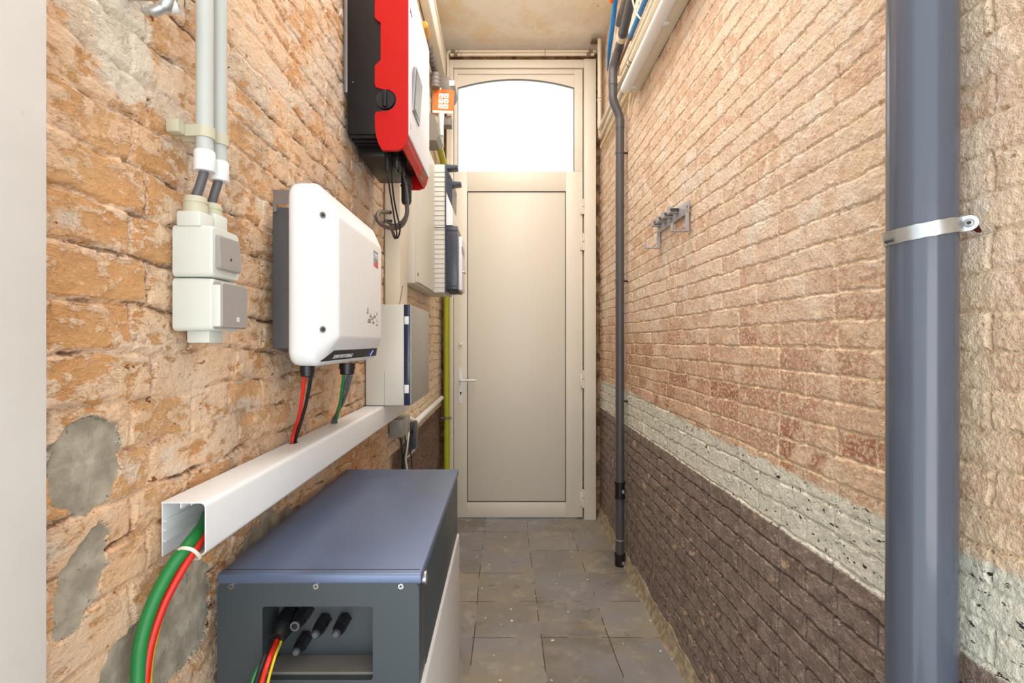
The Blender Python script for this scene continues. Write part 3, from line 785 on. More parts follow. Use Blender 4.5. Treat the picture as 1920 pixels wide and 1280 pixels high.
cable('earth_cable', [(c2[0]-.008,c2[1]-.002,c2[2]+.006),(c2[0]-.008,c2[1]-.002,c2[2]-.006),(-.404,1.215,1.15),(-.432,1.275,1.105),(s2[0]+.002,s2[1]+.002,1.088),(s2[0]+.002,s2[1]+.004,1.060)], .0038, M['green'],
      'green cable under the white inverter entering the trunking next to the grey ones')

# ------------------------------------------------------------------ lower consumer unit
cu = thing('distribution_box', 'pale grey wall enclosure with a grey door and dark blue edge, standing on the trunking', 'fuse box', (-.385, 1.832, 1.086))
part('body', bx(-.461,-.332, 1.64, 2.024, 1.086, 1.424, bev=.003), M['boxgrey'], cu)
part('body_seam', bx(-.3985,-.3978, 1.6394, 1.66, 1.0855, 1.20), M['midgrey'], cu, smooth=False)
sm = part('window_rim', bx(-.333,-.312, 1.6385, 2.024, 1.0865, 1.4235, bev=.002), M['smoke'], cu)
part('door', bx(-.313,-.3075, 1.640, 2.022, 1.088, 1.422, bev=.0015), M['doorgrey'], cu)
for (a,b) in ((593,608),(721,737)):
    part('latch', bx(-.331,-.316, 1.6372, 1.645, H-(b-VY)*1.64/F, H-(a-VY)*1.64/F, bev=.0015), M['white'], cu)
for py in (633, 676):
    part('rim_joint', bx(-.3325,-.3125, 1.6380,1.640, H-(py-VY)*1.64/F-.0006, H-(py-VY)*1.64/F+.0006), M['navy'], cu, smooth=False)

# ------------------------------------------------------------------ upper meter cabinet
mc = thing('meter_cabinet', 'tall beige meter cabinet with a ribbed side beside the door', 'meter cabinet', (-.39, 2.65, 1.57))
part('base_box', bx(-.461,-.406, 2.25, 2.732, 1.568, 2.30, bev=.003), M['boxgrey'], mc)
bm = B(); prism(bm, [(-.4065,2.262),(-.392,2.30),(-.385,2.60),(-.385,2.735),(-.4065,2.735)], 'z', 1.576, 2.292); hd = part('hinged_cover', bm, M['boxgrey'], mc, ang=20)
part('cover_mark', bx(-.3975,-.3955, 2.279, 2.283, 1.605, 1.620), M['gasket'], hd)
part('main_box', bx(-.461,-.327, 2.736, 3.03, 1.573, 2.288, bev=.003), M['boxgrey'], mc)
bm = B(); z = 1.60
while z < 2.25:
    box(bm, -.3945,-.3265, 2.7335, 2.737, z, z+.0012); z += .0268
z += 0
part('side_rib', bm, M['midgrey'], mc, smooth=False)
part('mid_joint', bx(-.395,-.326, 2.7330, 2.737, 1.9335, 1.9365), M['gasket'], mc, smooth=False)
part('front_rim', bx(-.3272,-.3195, 2.733, 3.03, 1.573, 2.290, bev=.001), M['navy'], mc)
md = thing('electricity_meter', 'dark blue meter with a white vented front, lowest on the meter cabinet', 'meter', (-.285, 2.87, 1.575))
part('body', bx(-.319,-.257, 2.735, 3.0, 1.592, 1.944, bev=.002), M['navy'], md)
bm = bx(-.2575,-.2365, 2.80, 3.0, 1.592, 1.90, bev=.006, seg=3); fr = part('front_cover', bm, M['white'], md)
bm = B()
for k in range(6): box(bm, -.2565,-.2362, 2.802+k*.03, 2.812+k*.03, 1.80, 1.845+.0*k)
part('vent_slot', bm, M['gasket'], fr, smooth=False)
bm = B()
for k in range(6): box(bm, -.318+k*.012,-.311+k*.012, 2.74, 2.99, 1.584, 1.592)
part('bottom_grille', bm, M['inkblack'], md, smooth=False)
for z in (1.917, 1.606): part('body_joint', bx(-.319,-.256, 2.7335,2.737, z,z+.004), M['gasket'], md, smooth=False)
part('key', tb([(-.2365,2.83,1.70),(-.226,2.83,1.70),(-.222,2.83,1.69)], .006, 8), M['dullsteel'], md)
m2 = thing('cabinet_cover', 'narrow white cover panel with a dark blue wedge above the lowest meter', 'cover', (-.30, 2.87, 1.95))
bm = B(); prism(bm, [(-.3195,1.950),(-.284,1.950),(-.284,2.045),(-.3195,2.135)], 'y', 2.74, 2.99); part('panel', bm, M['white'], m2)
bm = B(); prism(bm, [(-.3195,2.137),(-.288,2.06),(-.284,2.20),(-.3195,2.270)], 'y', 2.738, 2.99); part('wedge', bm, M['navy'], m2)
for (X0,X1,za,zb) in ((-.3195,-.255,2.262,2.289),(-.290,-.237,2.170,2.196)):
    bm = B(); loft(bm, [[(X0, a, b) for a,b in rr(2.735,2.80,za,zb,.003,3)], [(X1-.006, a, b) for a,b in rr(2.737,2.795,za+.003,zb-.004,.003,3)], [(X1, a, b) for a,b in rr(2.740,2.79,za+.005,zb-.006,.003,3)]])
    part('lever', bm, M['navy'], m2)

# things above the meter cabinet
sb = thing('service_box', 'grey service box with a sloping hood above the meter cabinet', 'box', (-.42, 3.02, 2.48))
part('body', bx(-.461,-.400, 3.15, 3.30, 2.60, 2.93, bev=.003), M['beige'], sb)
bm = B(); prism(bm, [(-.461,2.49),(-.398,2.49),(-.380,2.525),(-.408,2.64),(-.461,2.66)], 'y', 2.90, 3.06); part('hood', bm, M['midgrey'], sb)
part('white_tube', tb([(-.392,3.10,2.745),(-.392,3.10,2.60)], [.019,.012], 16), M['white'], sb)
part('outlet_block', bx(-.405,-.335, 3.15, 3.22, 2.69, 2.75, bev=.004, mat=None), M['midgrey'], sb)
dc = thing('ceiling_rose', 'grey brown round cap at the far end of the high cream trunking', 'cap', (-.385, 3.36, 2.90))
bm = tb([(-.386,3.40,2.985),(-.386,3.26,2.985),(-.386,3.225,2.985),(-.386,3.215,2.985)], [.068,.068,.058,.03], 28); part('drum', bm, M['midgrey'], dc)
bm = B(); box(bm, -.355,-.322, 3.215,3.222, 2.975,3.01, mat=None); part('sticker', bm, M['cardwhite'], dc)
bm = B(); tube(bm, [(-.430,3.10,2.99),(-.430,3.10,2.902)], .029, 18)
for z in (2.92,2.945,2.97): tube(bm, [(-.430,3.10,z),(-.430,3.10,z+.006)], .031, 18)
tag(part('grey_coupling', bm, M['midgrey']), 'ribbed grey coupling left of the orange card', 'coupling')
# orange card
tg = thing('warning_card', 'orange card with six white pictogram squares hanging beside the door top', 'card', P(832, 214, 3.13))
a, b = P(812,168,3.13), P(851,213,3.13)
cx_, cz_ = (a[0]+b[0])/2, (a[2]+b[2])/2; w2, h2 = (b[0]-a[0])/2, (a[2]-b[2])/2
RM = Matrix.Translation((cx_,3.13,cz_)) @ Matrix.Rotation(math.radians(3),4,'Y')
bm = B(); prism(bm, rr(-w2,w2,-h2,h2,.012,4), 'y', -.001,.002)
for v in bm.verts: v.co = RM @ v.co
part('card', bm, M['orange'], tg)
bm = B(); prism(bm, [(-w2*.98,-h2*.97),(w2*.98,-h2*.97),(w2*.98,-h2*.76),(-w2*.98,-h2*.76)], 'y', -.0018,-.0005)
for v in bm.verts: v.co = RM @ v.co
part('white_border', bm, M['cardwhite'], tg, smooth=False)
for r_ in range(3):
    for c_ in range(2):
        x0 = -.032+c_*.034; z0 = -.045+r_*.034
        bm = B(); prism(bm, rr(x0,x0+.030,z0,z0+.029,.004,3), 'y', -.0018,-.0005)
        for v in bm.verts: v.co = RM @ v.co
        pg = part('pictogram', bm, M['cardwhite'], tg, smooth=False)
        bm = B()
        for k in range(4):
            xx = x0+.006+random.random()*.014; zz_ = z0+.005+random.random()*.016
            prism(bm, [(xx,zz_),(xx+.006,zz_+.001),(xx+.004,zz_+.007)], 'y', -.0024,-.0016)
        for v in bm.verts: v.co = RM @ v.co
        part('pictogram_mark', bm, M['darkgrey'], pg, smooth=False)
bm = B()
for z0,wd in ((.068,.030),(.055,.045)): prism(bm, [(-wd/2,z0),(wd/2,z0),(wd/2,z0+.003),(-wd/2,z0+.003)], 'y', -.0018,-.0005)
for v in bm.verts: v.co = RM @ v.co
part('printed_line', bm, M['redcable'], tg, smooth=False)

part('string', tb([(cx_,3.13,2.90),(-.386,3.18,2.918),(-.386,3.218,2.935)], .0015, 6), M['cardwhite'], tg)
# high cream trunking along left wall and the thin conduit above it
ht = bx(-.461,-.407, .5, 3.47, 3.162, 3.286, bev=.006, seg=3)
tag(part('cable_trunking', ht, M['cream']), 'long cream trunking running high along the left wall under the ceiling', 'trunking')
tag(part('conduit', tb([(-.430,.5,3.36),(-.430,3.60,3.36)], .020, 16), M['paintpipe']), 'painted pipe in the angle between left wall and ceiling', 'pipe')
# pipes on left wall below that trunking
pp = thing('valve_pipe', 'brown stained pipe with a yellow cap under the high cream trunking', 'pipe', (-.437, 2.95, 2.98))
part('pipe', tb([(-.437,2.70,3.02),(-.437,3.36,3.02)], .017, 14), M['oldpipe'], pp)
for k in range(10): part('pipe_ridge', tb([(-.437,2.86+k*.045,3.02),(-.437,2.875+k*.045,3.02)], .0215, 12), M['heat'], pp)
part('yellow_cap', tb([(-.430,2.66,3.02),(-.430,2.665,3.02),(-.430,2.76,3.02),(-.430,2.775,3.02)], [.013,.020,.020,.014], 16), M['brass'], pp)

# ------------------------------------------------------------------ red inverter
rv = thing('solar_inverter', 'large red and black solar inverter with a white front high on the left wall', 'inverter', (-.36, 1.59, 1.84))
ry0, ry1, rz0, rz1 = 1.408, 1.778, 1.897, 2.345
def rzz(py): return H-(py-VY)*ry0/F
def rx(px): return (px-VX)*ry0/F
bm = bx(-.450,-.295, ry0+.004, ry1, rz0, rz1-.004, bev=.004)
for k in range(13): box(bm, -.448,-.372, ry0+.012+k*.028, ry0+.020+k*.028, rz0-.006, rz0)
part('body', bm, M['inkblack'], rv)
part('wall_bracket', bx(-.4615,-.451, ry0+.01, ry1-.02, 2.02, 2.36, bev=.001), M['dullsteel'], rv)
part('connection_block', bx(-.445,-.345, ry0+.10, ry1-.01, rz0-.028, rz0, bev=.003), M['black'], rv)
# red cheek profile (x, z)
kc = (rx(723.5), rzz(188)); kr = 20/F*ry0
prof = [(rx(766),rzz(-30)),(rx(703),rzz(-30)),(rx(703),rzz(33)),(rx(708),rzz(39)),(rx(714),rzz(43)),(rx(714),rzz(113)),(rx(708),rzz(119)),(rx(703),rzz(124)),(rx(703),rzz(158)),(rx(706),rzz(164)),(rx(713),rzz(166.5))]
prof += [(kc[0]+kr*math.cos(math.radians(t)), kc[1]+kr*math.sin(math.radians(t))) for t in (70,50,30,10,-10,-30,-50,-70,-90)]
prof += [(rx(706),rzz(210)),(rx(703),rzz(215)),(rx(703.5),rzz(240)),(rx(706),rzz(258)),(rx(711),rzz(272)),(rx(717),rzz(282)),(rx(745),rzz(282)),(rx(756),rzz(277)),(rx(762.5),rzz(266)),(rx(766),rzz(252))]
bm = B(); prism(bm, prof, 'y', ry0-.002, ry0+.010); part('red_cheek', bm, M['red'], rv, ang=25)
bm = B(); prism(bm, prof, 'y', ry1-.006, ry1+.003); part('red_cheek', bm, M['red'], rv, ang=25)
# red lower lip joining the cheeks
bm = B(); ribbon(bm, [(rx(766)+.0005,rzz(250)),(rx(762.5),rzz(266)),(rx(756),rzz(279))], -.005, 'y', ry0+.006, ry1+.003); lip = part('lower_lip', bm, M['red'], rv, smooth=False)
bm = B(); ribbon(bm, [(rx(765.2)+.0012,rzz(256)),(rx(757.5)+.0012,rzz(276))], -.004, 'y', 1.665, 1.725); part('dark_label', bm, M['midgrey'], lip, smooth=False)
bm = B(); X0 = rx(766)
loft(bm, [[(X, a, b) for a,b in rr(ry0-.001+i, ry1+.004-i, rz0-.006+i, rz1+.01-i, .006, 4)] for X,i in ((X0-.012,0),(X0+.001,0),(X0+.003,.002))])
part('white_front', bm, plain('silver_white_front', (226,228,234), .5, var=.02), rv)
part('red_top', bx(rx(703), X0+.002, ry0-.002, ry1+.003, rz1-.004, rz1+.012, bev=.003), M['red'], rv)
RK = Matrix.Translation((X0+.008,1.50,2.045)) @ Matrix.Rotation(math.radians(4),4,'Y')
bm = B(); box(bm, -.006,.004,-.055,.055,-.065,.065,bev=.002, mat=RK); ds = part('display_flap', bm, M['dullsteel'], rv)
bm = B(); box(bm, .003,.005,-.042,.045,-.052,.055, mat=RK); part('display_glass', bm, M['doorgrey'], ds)
text('lettering', 'SMA', .020, (X0+.0034, 1.412, 2.25), (0,1,0), (0,0,1), M['darkgrey'], rv)
for z in (1.99,): 
    bm = B(); box(bm, X0+.0025,X0+.0034,1.423,1.427,1.885+.03,1.885+.045); part('small_print', bm, M['red'], rv, smooth=False)
bm = B(); k0 = (kc[0]-.001, kc[1])
cyl(bm, (k0[0],ry0+.006,k0[1]), (k0[0],ry0-.006,k0[1]), kr*.86, 32); kn = part('switch_knob', bm, M['black'], rv)
part('knob_grip', bx(k0[0]-.006,k0[0]+.006, ry0-.018, ry0-.005, k0[1]-kr*.78, k0[1]+kr*.78, bev=.003), M['inkblack'], kn)
bm = B(); c = P(661,153,ry0); cyl(bm, (c[0],ry0+.006,c[2]), (c[0],ry0+.002,c[2]), .0018, 8); part('side_screw', bm, M['steel'], rv)
# plugs under the red inverter
for (px,pt,pb,Y,r) in ((726,283,322,1.47,.0075),(733,283,318,1.55,.0075),(744,290,316,1.50,.0095),(750,292,324,1.56,.0095),(757,296,332,1.62,.0095)):
    t_, b_ = P(px,pt,Y), P(px,pb,Y)
    bm = tb([(t_[0],Y,rz0-.005),(t_[0],Y,t_[2]-.01)], r*1.15, 10); tube(bm, [(t_[0],Y,t_[2]),(t_[0],Y,b_[2]+.008),(t_[0],Y,b_[2])], [r,r,r*.6], 12)
    part('plug', bm, M['inkblack'] if r<.009 else M['black'], rv)
bp = Vector(P(762,330,1.66)); bq = Vector(P(762,383,1.66))
bm = tb([(bp.x,1.66,rz0-.03),(bp.x,1.66,bp.z-.03)], .014, 12); tube(bm, [(bp.x,1.66,bp.z),(bp.x,1.66,bq.z+.01),(bp.x,1.66,bq.z)], [.018,.017,.013], 18); tube(bm, [(bp.x,1.66,bp.z-.03),(bp.x,1.66,bp.z-.036)], .020, 18)
part('main_plug', bm, M['black'], rv)
cable('cable', [P(727,318,1.47),P(728,335,1.48),P(733,370,1.52),P(738,400,1.58),P(742,425,1.62),P(744,440,1.64),P(741,447,1.66),P(736,438,1.72),P(731,418,1.84),P(731,416,1.92)], .0026, M['rubber'], 'thin black cable hanging in the nearest loop under the red inverter')
cable('cable', [P(734,316,1.55),P(735,340,1.56),P(739,375,1.6),P(745,405,1.64),P(750,425,1.67),P(748,441,1.70),P(743,446,1.72),P(737,432,1.76),P(732,417,1.85),P(732,414,1.92)], .0028, M['rubber'], 'thin black cable hanging in the second loop under the red inverter, touching the first')
cable('cable', [P(762,380,1.66),P(763,400,1.665),P(754,422,1.69),P(735,428,1.72),P(714,420,1.75),P(707,408,1.77),P(710,399,1.80),P(720,397,1.86),P(731,398,1.92)], .0072, plain('brown_grey_cable_sheath',(112,100,92),.5), 'thick brown grey cable looping from the big black plug into the cream trunking')
cable('cable', [P(757,330,1.62),P(762,352,1.61),P(765,385,1.62),P(757,410,1.64),P(743,421,1.68),P(730,419,1.76),P(722,412,1.84),P(731,414,1.92)], .0038, M['greycable'], 'grey cable curving over the thick looping cable into the lower trunking hole')

# ------------------------------------------------------------------ gas pipe
gp = thing('gas_pipe', 'yellow green vertical pipe left of the cream door', 'pipe', (-.408, 3.53, 0))
part('pipe', tb([(-.408,3.53,0),(-.408,3.53,2.44),(-.418,3.42,2.55),(-.425,3.25,2.592)], .0225, 20), M['gas'], gp)
part('coupling', tb([(-.408,3.53,.66),(-.408,3.53,.63)], .026, 20), M['gas'], gp)
pcl = thing('pipe_clamp', 'dark clamp on the yellow green pipe left of the door', 'clamp', (-.408, 3.53, .75))
part('band', tb([(-.408,3.53,.762),(-.408,3.53,.742)], .0265, 20), M['oldpipe'], pcl)
part('bolt', tb([(-.37,3.515,.752),(-.450,3.515,.752)], .005, 8), M['oldpipe'], pcl)

# ------------------------------------------------------------------ cluster under the trunking
cd = tb(fillet([(-.440,3.495,.899),(-.436,2.48,.899),(-.424,2.38,.905),(-.424,2.15,.962)], .03), .0155, 16)
tag(part('conduit', cd, M['white']), 'white pipe running low on the left wall from the socket cluster to the door', 'pipe')
jb = thing('junction_box', 'grey junction box under the far end of the white trunking', 'junction box', (-.44, 2.02, .95))
part('body', bx(-.461,-.405, 1.98, 2.13, .912, .985, bev=.003), M['doorgrey'], jb)
sk = thing('socket_outlet', 'black socket with plugs right below the white pipe elbow', 'socket', (-.43, 2.2, .92))
part('body', bx(-.461,-.398, 2.17, 2.27, .893, .936, bev=.003), M['black'], sk)
part('side_module', bx(-.440,-.406, 2.275, 2.33, .80, .905, bev=.003), M['darkgrey'], sk)
for k in range(5):
    x0 = 752+k*4.2; rnd = random.random
    tag(part('cable', tb(smooth_pts([P(x0+3,800,2.18),P(x0-2+rnd()*4,815,2.15),P(x0-4+rnd()*6,838,2.12),P(x0-5+rnd()*8,862,2.12),P(x0-2+rnd()*6,900,2.12),P(x0,960,2.12)]), (.0042,.003,.0034,.0045,.003)[k], 8),
         (M['rubber'],M['greycable'],M['rubber'],M['ltgrey'],M['rubber'])[k]), 'tangled black and grey cable hanging from the black socket under the trunking', 'cable', 'cables hanging under the black socket')
    bpy.context.scene.collection.objects[-1]['label'] = ('leftmost black cable hanging from the black socket cluster','grey cable second from left under the black socket','middle black cable hanging under the black socket',
        'pale grey cable hanging under the black socket','rightmost black cable hanging under the black socket')[k]
wh = tb(fillet([(-.463,2.3,.752),P(766,855,2.3),P(781,838,2.35)], .01), .0045, 10)
tag(part('cable_stub', wh, M['white']), 'short white bent cable beside the dangling black cables', 'cable')

# ------------------------------------------------------------------ pipes over the door and on its sides
def fitting(bm, p, d, r=.0165, l=.03):
    p = Vector(p); d = Vector(d).normalized(); return tube(bm, [p-d*l/2, p+d*l/2], r, 14)
for (z, lab, yy) in ((3.402,'upper of the two painted pipes crossing above the door',3.56),(3.372,'lower of the two painted pipes crossing above the door',3.545)):
    x0 = -.405 if z > 3.39 else -.385; xe = .672 if z > 3.39 else .655
    o = thing('heating_pipe', lab, 'pipe', (.13, yy, z))
    zl = 2.2 if z > 3.39 else 2.2
    pts = [(x0,yy,zl),(x0,yy,z),(xe,yy,z)] if z > 3.39 else [(x0,yy,z-.002),(xe,yy,z)]
    part('pipe', tb(fillet(pts, .02), .0105, 14), M['paintpipe'], o)
    for xx, r_, l_ in ((x0+.04,.0135,.03),(xe-.04,.0135,.03),(x0+.08,.0128,.004),(.30,.0128,.004)):
        part('pipe_joint', fitting(B(), (xx,yy,z),(1,0,0),r_,l_), M['oldpipe'], o)
# two heating pipes: vertical by the frame, then along the right wall
for (zb, xw, xv, yv, zt, lab) in ((2.792,.676,.676,3.46,3.43,'upper painted heating pipe along the right wall, ending beside the door frame'),(2.756,.692,.694,3.525,3.43,'lower painted heating pipe along the right wall, ending beside the door frame')):
    o = thing('heating_pipe', lab, 'pipe', (xw, 2.5, zb))
    part('pipe', tb(fillet([(xv,yv,zt),(xv,yv,zb),(xw,.9,zb)], .03), .0130, 16), M['paintpipe'], o)
    for p_, d_, r_, l_ in (((xw,yv-.05,zb),(0,1,0),.0150,.03),((xv,yv,zb+.05),(0,0,1),.0150,.03),((xv,yv,3.0),(0,0,1),.0165,.015),((xw,2.62,zb),(0,1,0),.0155,.03),((xv,yv,3.36),(0,0,1),.015,.03)):
        part('pipe_joint', fitting(B(), p_, d_, r_, l_), M['paintpipe'], o)
    for p_, d_, r_, l_ in (((xw,2.60,zb),(0,1,0),.0163,.004),((xw,2.64,zb),(0,1,0),.0163,.004),((xv,yv,3.01),(0,0,1),.0172,.004)):
        part('joint_ring', fitting(B(), p_, d_, r_, l_), M['oldpipe'], o)
tag(part('heating_pipe', tb([(.697,3.50,2.688),(.697,1.0,2.688)], .010, 14), M['ywpipe']), 'pale yellow pipe, lowest of those along the right wall', 'pipe')
tag(part('heating_pipe', tb([(.669,2.80,2.824),(.669,.9,2.824)], .0095, 14), M['paintpipe']), 'painted pipe above the two heating pipes on the right wall near the ceiling', 'pipe')
tag(part('pipe_bracket', bx(.625,.69,3.47,3.53,3.437,3.447,bev=.002), M['oldpipe']), 'rusty bracket at the ceiling above the door frame corner', 'bracket')

# dark small downpipe
dp = thing('waste_pipe', 'slim dark grey waste pipe standing on the floor by the right wall', 'pipe', (.676, 2.85, 0))
path = [(.676,2.85,.03),(.676,2.85,2.60),(.634,2.845,2.70),(.634,2.84,2.885),(.655,2.77,2.958),(.632,2.42,2.99),(.632,1.2,3.03)]
part('pipe', tb(fillet(path, .022, 4), .0245, 22), M['smallpipe'], dp)
q0, q1 = Vector(path[4]), Vector(path[5]); dd = (q1-q0).normalized()
for p_, d_, r_, l_ in (((.634,2.842,2.80),(0,0,1),.0262,.035),(q0+dd*.10,dd,.0275,.05),((.676,2.85,2.56),(0,0,1),.0262,.05)):
    part('sleeve', fitting(B(), p_, d_, r_, l_), M['smallpipe'], dp)
part('pale_ring', tb([q0+dd*.066, q0+dd*.105], .0285, 22), M['paintpipe'], dp)
bm = tb([(.676,2.85,.482),(.676,2.85,.395)], .0285, 22); tube(bm, [(.676,2.85,.486),(.676,2.85,.474)], .0315, 22); tube(bm, [(.676,2.85,.403),(.676,2.85,.391)], .0315, 22); cp = part('coupler', bm, M['black'], dp)
part('coupler_label', bx(.682,.694, 2.8215,2.824, .425,.445), M['doorgrey'], cp)
bm = tb([(.676,2.85,.0),(.676,2.85,.062)], .0285, 22); tube(bm, [(.676,2.85,.058),(.676,2.85,.070)], .0315, 22); cp = part('floor_cap', bm, M['black'], dp)
part('cap_label', bx(.682,.694, 2.8215,2.824, .015,.033), M['doorgrey'], cp)
part('joint_ring', tb([(.676,2.85,.155),(.676,2.85,.148)], .0255, 22), M['warmgrey'], dp)
for py in (287, 527, 752):
    z = H-(py-VY)*2.85/F
    k = thing('pipe_clip', {287:'topmost of the small clips on the slim grey waste pipe',527:'middle one of the small clips on the slim grey waste pipe',752:'lowest of the small clips on the slim grey waste pipe'}[py], 'clip', (.69, 2.85, z))
    part('band', tb([(.676,2.85,z-.005),(.676,2.85,z+.005)], .0262, 22), M['smallpipe'], k)
    part('stud', tb([(.70,2.85,z),(.722,2.85,z)], .006, 8), M['rubber'], k)

# blue pipes, grey sleeves near the ceiling on the right
bl = thing('water_pipe', 'bright blue hose coming down from the ceiling at the right wall', 'pipe', (.62, 2.8, 2.93))
part('hose', tb(smooth_pts([(.600,2.15,3.20),(.594,2.55,3.125),(.602,2.72,3.03),(.611,2.84,2.965),(.622,2.93,2.915)]), [.0135]*20+[.0135,.013,.0125,.012,.011,.010,.009,.008,.007,.006,.005,.004,.003], 14), M['blue'], bl)
b2 = thing('water_pipe', 'straight blue pipe sleeve between the grey pipe and the lamp', 'pipe', (.665, 2.42, 2.91))
part('sleeve', tb([(.668,2.58,2.905),(.668,1.9,2.905)], .0130, 16), M['blue'], b2)
part('end_ring', tb([(.668,2.60,2.905),(.668,2.575,2.905)], .0150, 16), M['midgrey'], b2)
part('inner_pipe', tb([(.670,3.0,2.905),(.668,2.59,2.905)], .009, 14), M['oldpipe'], b2)
tag(part('grey_sleeve', tb([(.640,2.72,3.06),(.632,2.1,3.155)], .021, 16), M['midgrey']), 'short brown grey pipe sleeve right of the blue hose', 'pipe')
tag(part('conduit', tb(smooth_pts([(.640,2.70,3.063),(.655,2.76,3.03),(.668,2.86,2.96),(.690,2.95,2.90)]), .010, 12), M['paintpipe']), 'thin painted pipe emerging from the brown grey sleeve', 'pipe')
tag(part('flexible_cable', tb(smooth_pts([(.60,2.30,3.08),(.612,2.34,3.01),(.620,2.36,2.95),(.637,2.36,2.885),(.648,2.35,2.855),(.655,2.34,2.838)]), .0042, 10), M['paintpipe']), 'thin cream cable bending across the blue pipe sleeve', 'cable')
tag(part('orange_valve', tb([(.575,2.62,3.11),(.575,2.59,3.13),(.585,2.5,3.17)], [.014,.022,.018], 12), M['orange']), 'orange fitting at the ceiling left of the blue hose', 'fitting')

# batten luminaire
lm = thing('batten_light', 'long white sealed batten lamp running along the upper right wall', 'lamp', (.665, 2.0, 2.62))
by0, by1 = .9, 2.60
def bprof(k): return [(RW-.002,2.620+k),(RW-.050,2.613+k),(RW-.053,2.620+k),(RW-.053,2.724-k),(RW-.002,2.730-k)]
bm = B(); prism(bm, bprof(0), 'y', by0, by1-.01); part('base', bm, M['cream'], lm)
prof = [(.669,2.614),(.664,2.610),(.650,2.606),(.634,2.609),(.623,2.616),(.6185,2.624),(.6170,2.632),(.6205,2.645),(.636,2.680),(.6495,2.708),(.657,2.717),(.669,2.722)]
cxm, czm = .650, 2.664
sc_ = lambda s: [(cxm+(a-cxm)*s, czm+(b-czm)*s) for a,b in prof]
bm = B(); loft(bm, [[(a,y,b) for a,b in sc_(s)] for y,s in ((by0,1),(by1-.03,1),(by1-.012,.97),(by1-.003,.86),(by1,.7))]); part('diffuser', bm, M['white'], lm, ang=50)
bm = B(); ribbon(bm, [(RW-.048,2.6135),(RW-.055,2.6095)], -.0025, 'y', by0, by1-.006); part('seam', bm, M['ltgrey'], lm)
for y in (2.53, 2.02, 1.4):
    bm = B(); box(bm, RW-.064,RW-.038, y-.010,y+.010, 2.600,2.614, bev=.002); cl = part('clip', bm, M['ltgrey'], lm)
part('cable_entry', tb([(RW-.03,2.62,2.68),(RW-.03,2.585,2.68)], .012, 12), M['ltgrey'], lm)
tag(part('conduit', tb(smooth_pts([(RW-.03,2.60,2.68),(RW-.02,2.66,2.665),(RW-.015,2.74,2.63),(RW-.014,2.77,2.58)]), .007, 10), M['ywpipe']), 'short bent conduit leaving the end of the batten lamp', 'conduit')

# ------------------------------------------------------------------ large grey downpipe
GX, GY, GR = .665, .781, .0455
bpz = thing('drain_pipe', 'thick glossy blue grey drain pipe standing near the right wall in the foreground', 'pipe', (GX, GY, 0))
part('pipe', tb([(GX-.002,GY,0),(GX+.003,GY,CH-.005)], GR, 64), M['pipegrey'], bpz)
pc = thing('pipe_clamp', 'galvanised strap clamp around the thick blue grey drain pipe', 'clamp', (GX, GY, 1.46))
zc_ = 1.473
T = Matrix.Translation((GX,GY,zc_)) @ Matrix.Rotation(math.radians(-9),4,'Y')
bm = B(); R1 = GR+.0012; n = 48; L = []
for i in range(n+1):
    a = 2*PI*i/n; c, s = math.cos(a), math.sin(a)
    L.append([T @ Vector((r*c, r*s, h+random.uniform(-.0005,.0005))) for r,h in ((R1,-.011),(R1+.0025,-.011),(R1+.0025,.011),(R1,.011))])
L[-1] = L[0]
loft(bm, L, False, False); bmesh.ops.remove_doubles(bm, verts=bm.verts, dist=1e-5)
part('strap', bm, M['galv'], pc, ang=50)
TE = T @ Matrix.Rotation(math.radians(-40.4),4,'Z')
bm = B(); prism(bm, [(GR-.010,-.011)]+arc(GR+.0095,0,.0115,-90,90,10)+[(GR-.010,.011)], 'y', -.0055,-.0025)
for v in bm.verts: v.co = TE @ v.co
part('ear', bm, M['galv'], pc)
bm = B(); prism(bm, [(-.022,-.0105)]+[(.030,-.0105),(.030,.0105),(-.004,.0105)], 'y', -GR-.0055,-GR+.002)
for v in bm.verts: v.co = T @ v.co
bm.free()
bm = tb([TE @ Vector((GR+.0095,-.005,0)), TE @ Vector((GR+.0095,-.0085,0)), TE @ Vector((GR+.0095,-.0095,0))], [.0062,.0062,.0045], 14); bb = part('bolt', bm, M['dullsteel'], pc)
part('bolt_socket', tb([TE @ Vector((GR+.0095,-.0094,0)), TE @ Vector((GR+.0095,-.0100,0))], .0030, 6), M['gasket'], bb)
bm = tb([T @ Vector((-GR-.001,.012,-.004)), T @ Vector((-GR-.001,-.006,-.004))], .0045, 8); part('side_bolt', bm, M['heat'], pc)
bm = tb([T @ Vector((.046,.012,0)), (RW-.004,GY+.012,zc_-.005)], .0045, 8); part('wall_stud', bm, M['dullsteel'], pc)

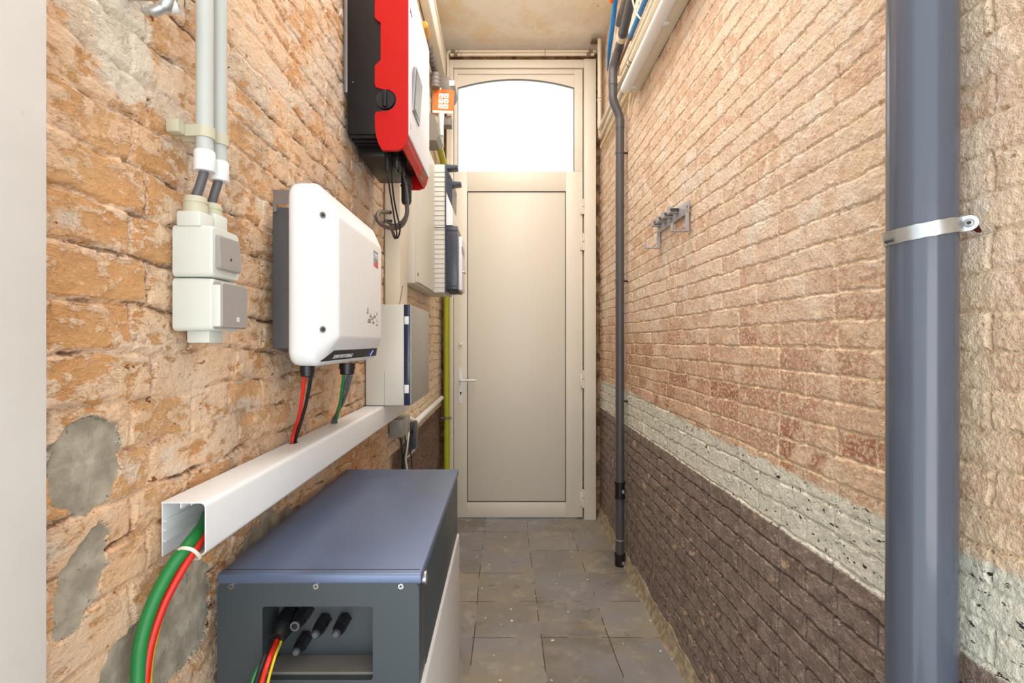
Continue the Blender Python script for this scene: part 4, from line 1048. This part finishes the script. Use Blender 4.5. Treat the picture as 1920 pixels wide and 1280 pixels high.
# ------------------------------------------------------------------ hook rack
hk = thing('tool_rack', 'small steel hook rack screwed to the upper right brick wall', 'hook rack', (.70, 2.07, 1.73))
WX = RW-.006
part('back_plate', bx(WX-.003, WX, 1.885, 2.262, 1.797, 1.845, bev=.0005), M['racksteel'], hk)
for i in range(4):
    y = 1.985+i*.073
    bm = B(); box(bm, WX-.040, WX-.003, y, y+.034, 1.822, 1.8245); box(bm, WX-.040, WX-.003, y, y+.034, 1.8385, 1.841); box(bm, WX-.042, WX-.040, y, y+.034, 1.822, 1.848)
    pg = part('peg', bm, M['racksteel'], hk, smooth=False)
    bm = B(); box(bm, WX-.038, WX-.004, y-.0005, y+.001, 1.8245, 1.829); box(bm, WX-.038, WX-.004, y-.0005, y+.001, 1.834, 1.8385); part('peg_slot', bm, M['gasket'], pg, smooth=False)
for y in (1.888, 2.236):
    bm = B(); box(bm, WX-.014, WX-.0032, y, y+.003, 1.7292, 1.797); box(bm, WX-.003, WX, y, y+.024, 1.7292, 1.7968); box(bm, WX-.062, WX, y, y+.024, 1.726, 1.729); box(bm, WX-.064, WX-.0615, y, y+.024, 1.726, 1.758)
    part('hook', bm, M['racksteel'], hk, smooth=False)
for y in (1.90, 2.25):
    bm = B(); cyl(bm, (WX-.0028,y,1.822), (WX-.005,y,1.822), .004, 12); part('screw', bm, M['darkgrey'], hk)

# ------------------------------------------------------------------ camera, light
cam = bpy.data.cameras.new('camera'); co = bpy.data.objects.new('camera', cam); C.objects.link(co)
co.location = (0,0,H); co.rotation_euler = (PI/2,0,0); cam.sensor_width = 36; cam.lens = F/1920*36; cam.shift_x = 16/1920; cam.clip_start = .02
bpy.context.scene.camera = co

w = bpy.data.worlds.new('sky'); bpy.context.scene.world = w; w.use_nodes = True
bg = w.node_tree.nodes['Background']; bg.inputs[0].default_value = (.90,.96,1.0,1); bg.inputs[1].default_value = 2.2

def area(name, loc, rot, sx, sy, e, col):
    l = bpy.data.lights.new(name, 'AREA'); l.shape = 'RECTANGLE'; l.size = sx; l.size_y = sy; l.energy = e; l.color = col
    o = bpy.data.objects.new(name, l); C.objects.link(o); o.location = loc; o.rotation_euler = rot; return o
area('roof_light', (.13,1.75,CH-.02), (0,0,0), .9, 2.4, 54, (1,.96,.91))  # unseen overhead light, stretched along the room to brighten its far end
area('doorway_daylight', (.35,-2.4,1.0), (math.radians(108),0,0), 2.2, 2.2, 50, (1,.97,.93))
pt = area('window_portal', (.09,3.80,2.9), (math.radians(-90),0,0), .95, .75, 1, (1,1,1)); pt.data.cycles.is_portal = True

sc = bpy.context.scene
sc.view_settings.view_transform = 'Standard'; sc.view_settings.look = 'None'; sc.view_settings.gamma = 1; sc.view_settings.use_curve_mapping = False
sc.view_settings.exposure = -0.08
